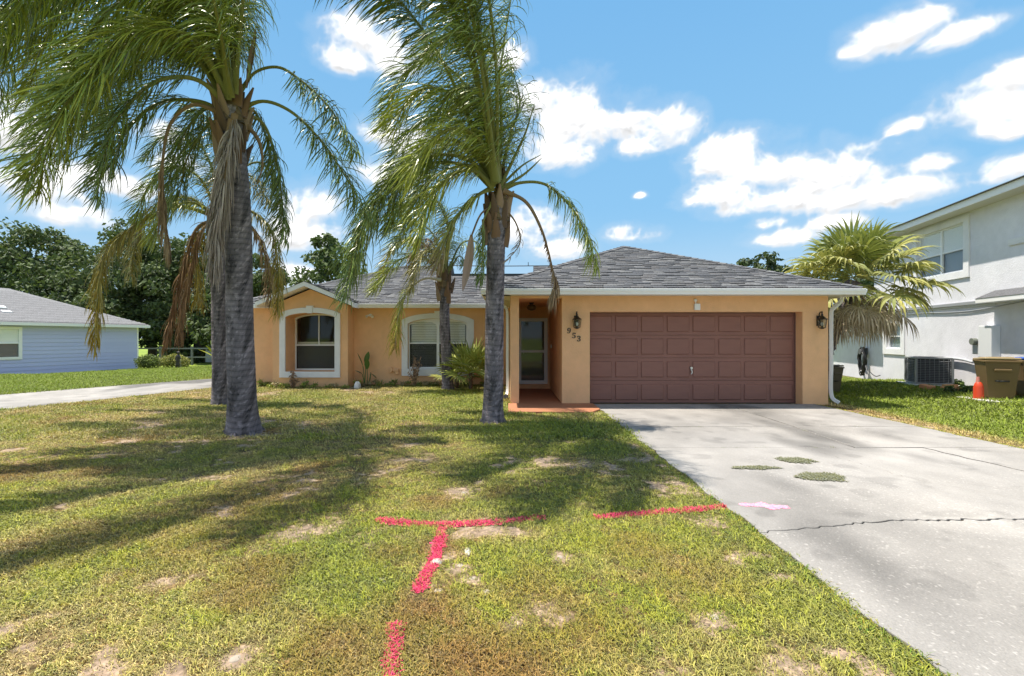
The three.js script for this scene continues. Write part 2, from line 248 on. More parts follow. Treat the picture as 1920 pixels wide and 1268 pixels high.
const concBump = tex(512, 512, (u, v) => 0.5 * fbm(u * 10, v * 10, 3, 10) + 0.35 * vn(u * 150, v * 150, 150) + 0.15 * vn(u * 60, v * 60, 60), { srgb: false, rx: 1, ry: 1 });
const concMat = mat(0xffffff, 0.9, { map: concTex, bumpMap: concBump, bumpScale: 0.006 });
function jag(a, b, amp, seed, n = 14) { const r = rng(seed), o = []; for (let i = 0; i <= n; i++) { const t = i / n, k = i && i < n ? 1 : 0, w = k * amp * (r() - 0.5) * 2; const dx = b[0] - a[0], dy = b[1] - a[1], l = Math.hypot(dx, dy); o.push([a[0] + dx * t - dy / l * w, a[1] + dy * t + dx / l * w]); } return o; }
{
  const drive = new THREE.Group(); drive.name = 'driveway'; drive.userData.kind = 'structure'; scene.add(drive);
  const x0 = 1.98, x1 = 7.12, rev = (a) => [...a].reverse();
  const mid1 = jag([5.0, 10.66], [4.95, 7.94], 0.006, 1, 6), mid2 = jag([4.95, 7.94], [4.86, 6.43], 0.01, 2, 6);
  const c2 = [...jag([4.15, 6.43], [4.4, 5.04], 0.025, 3, 26), ...jag([4.4, 5.04], [5.15, 3.92], 0.028, 4, 26).slice(1)], c3 = [...jag([5.8, 6.43], [5.96, 5.28], 0.03, 5, 8), ...jag([5.96, 5.28], [6.3, 3.86], 0.035, 6, 9).slice(1)];
  const f1 = jag([x0, 3.62], [3.2, 3.86], 0.02, 7, 26), f2 = jag([3.2, 3.86], [5.15, 3.92], 0.024, 8, 44), f3 = jag([5.15, 3.92], [6.3, 3.86], 0.022, 9, 26), f4 = jag([6.3, 3.86], [x1, 3.75], 0.02, 10, 5);
  const leftEdge = (a, b, s) => jag([x0, a], [x0, b], 0.03, s, 18), rightEdge = (a, b, s) => jag([x1, a], [x1, b], 0.03, s, 14);
  const slabs = [
    [...rev(mid1), ...leftEdge(10.66, 7.94, 20)], [...mid1, ...rightEdge(7.94, 10.66, 21)],
    [...rev(mid2), ...leftEdge(7.94, 6.43, 22)], [...mid2, ...rightEdge(6.43, 7.94, 23)],
    [...leftEdge(6.43, 3.62, 24), ...f1.slice(1), ...f2.slice(1, -1), ...rev(c2)],
    [...c2, ...f3.slice(1, -1), ...rev(c3)], [...c3, ...f4.slice(1), ...rightEdge(3.75, 6.43, 25)],
    [...leftEdge(3.62, -2.4, 26), ...rightEdge(-2.4, 3.75, 27), ...rev(f4).slice(1), ...rev(f3).slice(1), ...rev(f2).slice(1), ...rev(f1).slice(1)],
  ];
  slabs.forEach((poly, i) => {
    const cx = poly.reduce((s, p) => s + p[0], 0) / poly.length, cy = poly.reduce((s, p) => s + p[1], 0) / poly.length, s = new THREE.Shape();
    poly.forEach(([px, pd], k) => { const l = Math.hypot(px - cx, pd - cy), f = 1 - 0.009 / l, qx = cx + (px - cx) * f, qd = cy + (pd - cy) * f; k ? s.lineTo(qx, qd) : s.moveTo(qx, qd); });
    const g = new THREE.ExtrudeGeometry(s, { depth: 0.1, bevelEnabled: true, bevelSize: 0.004, bevelOffset: -0.004, bevelThickness: 0.004, bevelSegments: 1 });
    g.rotateX(-Math.PI / 2); g.translate(0, -0.078 + [0, 0.002, -0.003, 0.001, 0, -0.004, 0.002, -0.002][i], 0);
    part('slab', g, concMat, drive);
  });
  // the strip of concrete that runs past the house next door
  const s = new THREE.Shape(), edge1 = [[-19.5, 6.2], [-10.931,9.865], [-10.353,11.088], [-9.177,14.272], [-8.9, 15.4], [-9.4, 24]], edge2 = [[-12.6, 24], [-11.6, 18.4], [-11.204,17.423], [-12.768,14.583], [-13.766,12.422], [-23, 8.6]];
  [...edge1, ...edge2].forEach(([x, d], k) => k ? s.lineTo(x, d) : s.moveTo(x, d));
  const g = new THREE.ExtrudeGeometry(s, { depth: 0.08, bevelEnabled: false }); g.rotateX(-Math.PI / 2); g.translate(0, -0.06, 0);
  structure('side_driveway', g, mat(0xffffff, 0.9, { map: concTex, bumpMap: concBump, bumpScale: 0.005 }));
}
const onPaving = (x, z, m = 0) => { const d = -z; if (x > 1.98 - m && x < 7.12 + m && d < 10.7) return true; if (x > 0.0 - m && x < 7.45 && d > 9.44 - m) return true; if (x > -8.5 && x < 7.45 && d > 14.98) return true; if (x > -7.42 && x < -5.02 && d > 14.38) return true; return false; };
function onSideDrive(x, z) { const d = -z; const P = [[-19.5, 6.2], [-10.931,9.865], [-10.353,11.088], [-9.177,14.272], [-8.9, 15.4], [-9.4, 24], [-12.6, 24], [-11.6, 18.4], [-11.204,17.423], [-12.768,14.583], [-13.766,12.422], [-23, 8.6]]; let c = false; for (let i = 0, j = P.length - 1; i < P.length; j = i++) if ((P[i][1] > d) !== (P[j][1] > d) && x < (P[j][0] - P[i][0]) * (d - P[i][1]) / (P[j][1] - P[i][1]) + P[i][0]) c = !c; return c; }

// ---------------------------------------------------------------- grass
function tuft(seed, blades, len, wid, spread, lean) {
  const r = rng(seed), s = new Strips();
  for (let k = 0; k < blades; k++) {
    const a = r() * 6.283, rad = spread * Math.sqrt(r()), b = V(Math.cos(a) * rad, 0, Math.sin(a) * rad), dir = r() * 6.283, l = len * (0.55 + 0.75 * r()), tilt = lean * (0.3 + 0.9 * r()), w = wid * (0.7 + 0.6 * r());
    const out = V(Math.cos(dir), 0, Math.sin(dir)), m = b.clone().addScaledVector(out, l * 0.5 * Math.sin(tilt * 0.6)).add(V(0, l * 0.5 * Math.cos(tilt * 0.6), 0)), e = m.clone().addScaledVector(out, l * 0.5 * Math.sin(tilt * 1.5)).add(V(0, l * 0.5 * Math.cos(tilt * 1.5), 0)), ax = V(-Math.sin(dir + 0.5), 0, Math.cos(dir + 0.5)), v = 0.5 + 0.85 * r();
    s.strip([b, m, e], [w * 0.9, w, w * 0.08], ax, [v, v, v * 0.96]);
  }
  return s.build();
}
const grassMat = new THREE.MeshPhysicalMaterial({ color: 0xffffff, vertexColors: true, roughness: 0.8, transmission: 0.22, thickness: 0, side: THREE.DoubleSide });
{
  const near = [tuft(1, 14, 0.028, 0.002, 0.045, 1.35), tuft(2, 14, 0.025, 0.0024, 0.05, 1.45), tuft(3, 13, 0.034, 0.0019, 0.04, 1.2)], far = [tuft(4, 16, 0.052, 0.0042, 0.1, 1.25), tuft(5, 16, 0.048, 0.0048, 0.11, 1.35)];
  const lists = [[], [], [], [], []], r = rng(99);
  for (let d = -1.2; d < 25.5;) {
    const step = clamp(0.012 * d, 0.02, 0.16), dens = d < 1.1 ? 1500 : d < 7 ? clamp(3600 * Math.pow(2.6 / d, 1.3), 950, 3600) : clamp(430 * Math.pow(7 / d, 1.1), 130, 430), half = 1.16 * Math.max(d, 0) + 3, n = 2 * half * step * dens;
    for (let k = 0; k < n; k++) {
      const x = (r() * 2 - 1) * half, z = -(d + r() * step), q = r(), q2 = r(), q3 = r(), q4 = r();
      if (onPaving(x, z, x > 1.5 && q2 < 0.14 ? -0.035 : -0.005) || onSideDrive(x, z) || x > 13 || (d > 15 && x > -8.4 && x < 7.5) || (d > 19.5 && x < -20)) continue;
      const t = turf(x, z); if (q < t.bare * 0.96) continue; if (q3 < 0.1 + 0.3 * t.dry) continue;
      let c = q4 < 0.5 ? bladeTone.green : bladeTone.lime; c = mixc(bladeTone.lime, c, 0.75); c = mixc(c, bladeTone.straw, clamp(t.dry * 1.35 - 0.3 + (q3 - 0.5) * 0.8, 0, 0.95) * (1 - 0.75 * t.lush)); c = mixc(c, bladeTone.rust, clamp(t.rust + (q2 - 0.6) * 0.5, 0, 0.9) * (t.rust > 0.12 ? 1 : 0)); c = mixc(c, q4 < 0.35 ? bladeTone.deep : bladeTone.green, t.lush * 0.5);
      if (t.wild > 0.4) c = mixc(c, [0.19, 0.255, 0.02], 0.6);
      const s = (d < 7 ? 0.8 + 0.45 * q2 : (0.75 + 0.5 * q2)) * (1 + 0.3 * t.lush + 0.3 * t.wild) * (1 - 0.35 * t.bare), v = 0.5 + 0.85 * q2 * (0.6 + 0.4 * q3) + 0.15;
      lists[d < 7 ? Math.floor(q4 * 2.999) : 3 + Math.floor(q4 * 1.999)].push([x, rise(x, z) + 0.004, z, q * 41, s, c[0] * v, c[1] * v, c[2] * v]);
    }
    d += step;
  }
  // a ragged fringe along the driveway, the walls and in the joints
  const fringe = (x, z, s, tone) => lists[Math.floor(r() * 2.99)].push([x, 0.004, z, r() * 40, s, ...tone.map((v) => v * (0.8 + 0.4 * r()))]);
  for (let d = 1.3; d < 10.4; d += 0.0045 * Math.max(1, d * 0.5)) fringe(1.97 + (r() - 0.65) * 0.07 + 0.025 * Math.sin(d * 7), -d, 0.9 + 0.6 * r(), r() < 0.6 ? bladeTone.green : bladeTone.lime);
  for (let d = 5; d < 10.6; d += 0.012) fringe(7.13 + (r() - 0.35) * 0.08, -d, 1 + 0.5 * r(), bladeTone.lime);
  for (let x = -8.4; x < 0; x += 0.012) { const bay = x > -7.42 && x < -5.02; fringe(x, -((bay ? 14.36 : 14.95) - r() * 0.12), 1.2 + 1.3 * r(), r() < 0.5 ? bladeTone.green : bladeTone.lime); }
  for (let k = 0; k < 160; k++) { const a = r(); const [jx, jz] = a < 0.4 ? [2.6 + r() * 4.4, -7.94] : a < 0.55 ? [2.3 + r() * 4.8, -6.43] : a < 0.8 ? [5 - r() * 0.06, -6.6 - r() * 3.8] : [4.3 + r() * 2.4, -10.62 + r() * 0.08]; if (vn(jx * 3, jz * 3) > 0.56) for (let j = 0; j < 5; j++) fringe(jx + (r() - 0.5) * 0.12, jz + (r() - 0.5) * 0.02, 0.6 + 0.5 * r(), bladeTone.green); }
  const m4 = new THREE.Matrix4(), e = new THREE.Euler(), qn = new THREE.Quaternion(), col = new THREE.Color();
  lists.forEach((list, k) => {
    const g = k < 3 ? near[k] : far[k - 3], im = new THREE.InstancedMesh(g, grassMat, list.length);
    list.forEach(([x, y, z, a, s, cr, cg, cb], i) => { e.set((a % 1 - 0.5) * 0.3, a, 0); m4.compose(V(x, y, z), qn.setFromEuler(e), V(s, s * (0.85 + 0.3 * (a % 1)), s)); im.setMatrixAt(i, m4); im.setColorAt(i, col.setRGB(cr, cg, cb)); });
    im.name = numbered('lawn_grass'); im.userData.kind = 'stuff'; im.userData.label = k < 3 ? 'patchy yellow green lawn grass nearest the viewer' : 'lawn grass farther back by the houses'; shade(im); scene.add(im);
  });
  console.log('grass', lists.map((l) => l.length).join(' '));
}

// ---------------------------------------------------------------- shared building materials
const stuccoBump = tex(512, 512, (u, v) => 0.55 * fbm(u * 40, v * 40, 3, 40) + 0.45 * sstep(0.35, 0.7, vn(u * 64, v * 64, 64)), { srgb: false, rx: 1.2, ry: 1.2 });
const paintWear = tex(1024, 1024, (u, v) => { const a = fbm(u * 5, v * 5, 5, 5), b = fbm(u * 22, v * 22, 3, 22), c = sstep(0.62, 0.8, fbm(u * 9 + 0.3, v * 4, 4, 0)); const k = 0.965 + 0.08 * (a - 0.5) + 0.05 * (b - 0.5) - 0.02 * c; return [k, k, k * 0.995]; }, { rx: 0.31, ry: 0.31 });
const peach = mat(rgb(0.9, 0.52, 0.28), 0.9, { map: paintWear, bumpMap: stuccoBump, bumpScale: 0.004 });
const white = mat(rgb(0.84, 0.83, 0.84), 0.55), trimWhite = mat(rgb(0.85, 0.84, 0.87), 0.85, { map: paintWear, bumpMap: stuccoBump, bumpScale: 0.003 });
const frameWhite = mat(rgb(0.82, 0.82, 0.83), 0.45), glass = new THREE.MeshPhysicalMaterial({ color: rgb(0.97, 0.98, 0.98), roughness: 0.03, transmission: 1, thickness: 0, specularIntensity: 0.4, side: THREE.DoubleSide });
const screenMat = new THREE.MeshStandardMaterial({ color: rgb(0.03, 0.033, 0.038), roughness: 0.9, transparent: true, opacity: 0.42, side: THREE.DoubleSide });
const darkIn = mat(rgb(0.03, 0.028, 0.026), 0.9), blindMat = mat(rgb(0.86, 0.86, 0.83), 0.6), black = mat(rgb(0.012, 0.012, 0.013), 0.5), roomWall = mat(rgb(0.3, 0.28, 0.25), 0.9);
const shingleGrain = tex(256, 256, (u, v) => { const k = 0.82 + 0.36 * (vn(u * 90, v * 90, 90) - 0.5) + 0.3 * (vn(u * 40, v * 40, 40) - 0.5); return [k, k, k]; }, { rx: 1.5, ry: 1.5 });
const shingleTones = [[0.155, 0.155, 0.17], [0.19, 0.188, 0.2], [0.115, 0.115, 0.128], [0.235, 0.232, 0.24], [0.165, 0.158, 0.165], [0.135, 0.138, 0.155]].map((c) => mat(rgb(...c), 0.95, { map: shingleGrain }));
const deckMat = mat(rgb(0.06, 0.06, 0.065), 0.95), gutterMat = mat(rgb(0.87, 0.85, 0.85), 0.45);

// a roofing shingle: thick at its lower edge, one unit wide, long and high
const shingleGeo = (() => { const v = [[0, 0, 0], [1, 0, 0], [1, 0, 1], [0, 0, 1], [0, 1, 0], [1, 1, 0], [1, 1, 0.2], [0, 1, 0.2]], f = [[0, 1, 2], [0, 2, 3], [3, 2, 6], [3, 6, 7], [0, 3, 7], [0, 7, 4], [1, 5, 6], [1, 6, 2]]; const g = new THREE.BufferGeometry(); g.setAttribute('position', new THREE.Float32BufferAttribute(f.flat().flatMap((i) => v[i]), 3)); g.setAttribute('uv', new THREE.Float32BufferAttribute(f.flat().flatMap((i) => [v[i][0] * 0.3, v[i][1] * 0.2 + v[i][2] * 0.02]), 2)); g.computeVertexNormals(); return g; })();
// shingles over one slope; extents(v) gives the stretches of eave direction that a course covers at slope height v
function coverSlope(list, O, ex, ey, extents, vmax, seed) {
  const r = rng(seed), X = V(ex), Y = V(ey), N = X.clone().cross(Y).normalize(), e = 0.142;
  for (let v = 0, row = 0; v < vmax - 0.05; v += e, row++) for (const [a, b] of extents(v + e * 0.5)) {
    for (let u = a - r() * 0.2; u < b;) {
      const w = 0.16 + 0.26 * r(), u0 = Math.max(a, u), u1 = Math.min(b, u + w - 0.006); u += w; if (u1 - u0 < 0.03) continue;
      const p = V(O).addScaledVector(X, u0).addScaledVector(Y, v + (r() < 0.35 ? 0.018 : 0)).addScaledVector(N, 0.012);
      const m = new THREE.Matrix4().makeBasis(X.clone().multiplyScalar(u1 - u0), Y.clone().multiplyScalar(0.19), N.clone().multiplyScalar(r() < 0.4 ? 0.03 : 0.018)); m.setPosition(p);
      list.push({ m, tone: Math.floor(r() * 5.99), row, d: -p.z, w: u1 - u0 });
    }
  }
}
function layShingles(list, parent, most, shift) {
  list.sort((a, b) => b.w / (b.d * b.d) - a.w / (a.d * a.d));
  list.forEach((s) => s.m.premultiply(new THREE.Matrix4().makeTranslation(...shift)));
  list.slice(0, most).forEach((s) => { const o = part('shingle', shingleGeo, shingleTones[s.tone], parent); s.m.decompose(o.position, o.quaternion, o.scale); });
  const rest = list.slice(most); if (!rest.length) return;
  const im = new THREE.InstancedMesh(shingleGeo, mat(0xffffff, 0.95, { map: shingleGrain }), rest.length);
  rest.forEach((s, i) => { im.setMatrixAt(i, s.m); im.setColorAt(i, shingleTones[s.tone].color); }); im.name = 'shingle_courses'; im.userData.kind = 'stuff'; shade(im); parent.add(im);
}
const gutterShape = () => { const s = new THREE.Shape(); s.moveTo(0, 0); s.lineTo(0.075, 0); s.quadraticCurveTo(0.085, 0.05, 0.105, 0.075); s.lineTo(0.112, 0.125); s.lineTo(0.1, 0.13); s.lineTo(0.098, 0.118); s.lineTo(0, 0.118); s.closePath(); return s; };
const gutterX = (x0, x1, y, z) => { const g = plate(gutterShape(), x1 - x0); g.rotateY(-Math.PI / 2); g.translate(x1, y, z); return metricUV(g); };   // runs along x, opens towards +z
const gutterZ = (z0, z1, x, y, s = 1) => { const g = plate(gutterShape(), Math.abs(z1 - z0)); if (s < 0) g.scale(-1, 1, 1); g.translate(x, y, Math.min(z0, z1)); g.computeVertexNormals(); return metricUV(g); };

// ---------------------------------------------------------------- the peach house
const HZ = 10.65, house = thing('house', 'single storey peach stucco house with grey shingle roof and brown garage door', 'house', [0, 0, -HZ]);
const hp = (name, geo, m, parent = house, label) => { geo.translate(0, 0, HZ); return part(name, geo, m, parent, label); };
const front = (shape, d, t) => { const g = plate(shape, t); g.translate(0, 0, -d - t); return g; };    // a wall whose outer face stands at depth d
{
  const s = new THREE.Shape(); [[1.25, -0.1], [1.895, -0.1], [1.895, 2.17], [6.836, 2.17], [6.836, -0.1], [7.43, -0.1], [7.43, 2.56], [1.25, 2.56]].forEach(([x, y], i) => i ? s.lineTo(x, y) : s.moveTo(x, y));
  hp('wall', front(s, 10.65, 0.27), peach);
  hp('wall', metricUV(box(1.252, 1.4, -0.1, 2.56, -20, -10.922)), peach); hp('wall', metricUV(box(7.28, 7.428, -0.1, 2.56, -20, -10.922)), peach);
  hp('wall', metricUV(box(0.05, 0.25, -0.1, 2.56, -15.0, -10.66)), peach);
  hp('beam', metricUV(box(0.252, 1.248, 2.485, 2.56, -10.84, -10.655)), peach);
  const bw = rect(0.252, 1.25, 0, 2.54); bw.holes.push(rect(0.3, 1.17, 0.19, 2.15, THREE.Path)); hp('wall', front(bw, 13.9, 0.15), peach);
  const mw = rect(-8.45, 0.048, -0.1, 2.56); mw.holes.push(arched(-6.99, -5.44, 0.505, 2.22, 2.35, THREE.Path), arched(-3.28, -1.34, 0.555, 2.03, 2.2, THREE.Path)); hp('wall', front(mw, 15, 0.2), peach);
  const bay = new THREE.Shape(); [[-7.4, -0.1], [-5.04, -0.1], [-5.04, 2.6], [-6.22, 3.09], [-7.4, 2.6]].forEach(([x, y], i) => i ? bay.lineTo(x, y) : bay.moveTo(x, y)); bay.closePath(); bay.holes.push(arched(-6.99, -5.44, 0.505, 2.22, 2.35, THREE.Path));
  hp('bay_wall', front(bay, 14.4, 0.598), peach);
  hp('wall', metricUV(box(-8.448, -8.25, -0.1, 2.56, -23, -15.202)), peach); hp('wall', metricUV(box(-8.45, 7.43, -0.1, 2.56, -23.2, -23.002)), peach); hp('wall', metricUV(box(7.28, 7.43, -0.1, 2.56, -23, -20.002)), peach);
  hp('inner_wall', box(-8.2, 1.2, 0, 2.5, -18.2, -18.1), roomWall); hp('inner_wall', box(-4.3, -4.2, 0, 2.5, -18.09, -15.21), roomWall); hp('inner_wall', box(0, 0.1, 0, 2.5, -18.09, -15.21), roomWall);
  hp('ceiling', box(-8.24, 7.27, 2.565, 2.58, -22.9, -15.0), roomWall);
  hp('porch_ceiling', box(0.252, 1.248, 2.5, 2.53, -13.9, -10.842), peach);
  const slab = new THREE.Shape(); [[0.0, 9.46], [1.72, 9.42], [1.965, 9.8], [1.965, 10.655], [1.25, 10.655], [1.25, 13.95], [0.252, 13.95], [0.252, 10.655], [0.0, 10.655]].forEach(([x, y], i) => i ? slab.lineTo(x, y) : slab.moveTo(x, y));
  const sg = plate(slab, 0.13, 0.006); sg.rotateX(-Math.PI / 2); sg.translate(0, -0.09, 0);
  hp('porch_floor', sg, mat(rgb(0.42, 0.17, 0.085), 0.75, { map: paintWear, bumpMap: stuccoBump, bumpScale: 0.0015 }), house, 'terracotta painted porch floor');
  hp('door_step', metricUV(box(0.254, 1.249, 0.03, 0.17, -13.898, -13.72)), peach);
}
// storm door
{
  const g = sub('storm_door', house), z = -13.86, fr = rect(0.31, 1.185, 0.175, 2.16); fr.holes.push(rect(0.39, 1.085, 1.19, 2.06, THREE.Path), rect(0.39, 1.085, 0.28, 1.12, THREE.Path));
  hp('door_frame', front(fr, 13.84, 0.05), frameWhite, g); hp('pane', box(0.385, 1.09, 1.185, 2.065, z - 0.012, z - 0.006), glass, g); hp('pane', box(0.385, 1.09, 0.275, 1.125, z - 0.012, z - 0.006), glass, g);
  hp('handle', merge([box(0.45, 0.47, 1.1, 1.2, -13.838, -13.8), box(0.45, 0.56, 1.14, 1.16, -13.8, -13.785)]), frameWhite, g);
  hp('inner_door', box(0.3, 1.17, 0.19, 2.15, -14.04, -13.99), mat(rgb(0.035, 0.022, 0.016), 0.4), house, 'dark front door behind the storm door');
}
// garage door: four hinged sections of raised panels
{
  const g = sub('garage_door', house), brown = tex(512, 512, (u, v) => { const k = 0.94 + 0.08 * (fbm(u * 3, v * 40, 3, 0) - 0.5) + 0.06 * (fbm(u * 6, v * 6, 3, 6) - 0.5); return [k, k * 0.995, k * 0.99]; }, { rx: 0.5, ry: 0.5 });
  const m = mat(rgb(0.3, 0.135, 0.105), 0.6, { map: brown }), secH = 0.542, pw = 0.53, gap = 0.085, x0 = 1.87, W = 4.99;
  const panel = (() => { const s = rect(0, pw, 0, 0.375), e = plate(s, 0.006, 0.014); return e; })();
  for (let r = 0; r < 4; r++) {
    hp('section', metricUV(box(x0, x0 + W, 0.005 + r * secH, 0.005 + (r + 1) * secH - 0.006, -10.985, -10.945)), m, g);
    for (let c = 0; c < 8; c++) { const o = part('panel', panel, m, g); o.position.set(1.895 + 0.045 + c * (pw + gap), 0.085 + r * secH, HZ - 10.942); }
  }
  const h = mat(rgb(0.75, 0.74, 0.7), 0.3, { metalness: 0.4 });
  hp('door_handle', merge([new THREE.CylinderGeometry(0.028, 0.03, 0.03, 16).rotateX(Math.PI / 2).translate(4.36, 0.845, -10.915), sweep([[4.36, 0.8, -10.9], [4.365, 0.74, -10.885], [4.34, 0.7, -10.885]], 0.012, 8, 6), new THREE.CylinderGeometry(0.014, 0.014, 0.05, 10).rotateX(Math.PI / 2).translate(4.36, 0.8, -10.92)]), h, g);
  hp('weather_seal', box(1.9, 6.83, -0.0, 0.02, -10.94, -10.925), black, g);
  for (const [x, y0, y1] of [[1.905, 0.02, 2.15], [6.825, 0.02, 2.15]]) hp('door_stop', box(x - 0.01, x + 0.01, y0, y1, -10.928, -10.9), mat(rgb(0.2, 0.105, 0.085), 0.6), g);
  hp('door_stop', box(1.9, 6.83, 2.15, 2.168, -10.928, -10.9), mat(rgb(0.2, 0.105, 0.085), 0.6), g);
}
// the two arched windows
function windowIn({ d, outer, inner, key, fd, units, rail, trimD = 0.045, mull }) {
  const w = sub('window', house), t = arched(...outer); t.holes.push(arched(...inner, THREE.Path));
  const tg = plate(t, trimD, 0.006); tg.translate(0, 0, -d + 0.001); hp('trim', tg, trimWhite, w);
  const k = new THREE.Shape(); k.moveTo(key[0] - 0.075, key[1]); k.lineTo(key[0] + 0.075, key[1]); k.lineTo(key[0] + 0.11, key[2]); k.lineTo(key[0] - 0.11, key[2]); k.closePath(); const kg = plate(k, trimD + 0.02, 0.006); kg.translate(0, 0, -d + 0.002); hp('keystone', kg, trimWhite, w);
  const f = arched(inner[0] + 0.002, inner[1] - 0.002, inner[2] + 0.002, inner[3] - 0.002, inner[4] - 0.002);
  const b = 0.045, xs = units;
  for (const [a, c] of xs) { f.holes.push(rect(a + b, c - b, inner[2] + b + 0.01, rail - 0.022, THREE.Path)); const up = arched(a + b, c - b, rail + 0.022, inner[3] - b, inner[4] - b - (xs.length > 1 ? 0.05 : 0), THREE.Path); f.holes.push(up); }
  hp('frame', front(f, fd, 0.05), frameWhite, w);
  for (const [a, c] of xs) {
    hp('pane', box(a + b - 0.004, c - b + 0.004, inner[2] + b, rail, -fd - 0.032, -fd - 0.026), glass, w); const up = plate(arched(a + b - 0.004, c - b + 0.004, rail, inner[3] - b, inner[4] - b + 0.004), 0.005); up.translate(0, 0, -fd - 0.045); hp('pane', up, glass, w);
    hp('insect_screen', box(a + b, c - b, inner[2] + b + 0.01, rail - 0.022, -fd - 0.016, -fd - 0.013), screenMat, w);
  }
  return w;
}
{
  const w1 = windowIn({ d: 14.4, outer: [-7.17, -5.27, 0.32, 2.33, 2.515], inner: [-6.99, -5.44, 0.505, 2.22, 2.35], key: [-6.215, 2.33, 2.57], fd: 15.03, units: [[-6.99, -5.44]], rail: 1.33 });
  hp('muntin', box(-6.225, -6.195, 1.35, 2.3, -15.065, -15.035), frameWhite, w1); hp('valance', box(-6.94, -5.48, 1.36, 1.43, -15.16, -15.12), mat(rgb(0.6, 0.55, 0.45), 0.8), w1);
  const vs = []; for (let x = -6.94; x < -5.5; x += 0.085) { const g = new THREE.BoxGeometry(0.088, 0.8, 0.003); g.rotateY(0.35); g.translate(x + 0.04, 0.93, -15.14); vs.push(g); } hp('vertical_blind', merge(vs), mat(rgb(0.6, 0.58, 0.5), 0.7), w1);
  const w2 = windowIn({ d: 15, outer: [-3.48, -1.12, 0.325, 2.15, 2.375], inner: [-3.28, -1.34, 0.555, 2.03, 2.2], key: [-2.3, 2.19, 2.44], fd: 15.07, units: [[-3.28, -2.31], [-2.31, -1.34]], rail: 1.39 });
  for (const [a, c] of [[-3.2, -2.36], [-2.26, -1.42]]) { const bs = []; for (let y = 0.6; y < 2.12; y += 0.055) { const g = new THREE.BoxGeometry(c - a, 0.05, 0.003); g.rotateX(0.5); g.translate((a + c) / 2, y, -15.15); bs.push(g); } hp('blind', merge(bs), blindMat, w2); }
  hp('sill', metricUV(box(-3.275, -1.345, 0.53, 0.556, -15.07, -14.99)), trimWhite, w2);
}
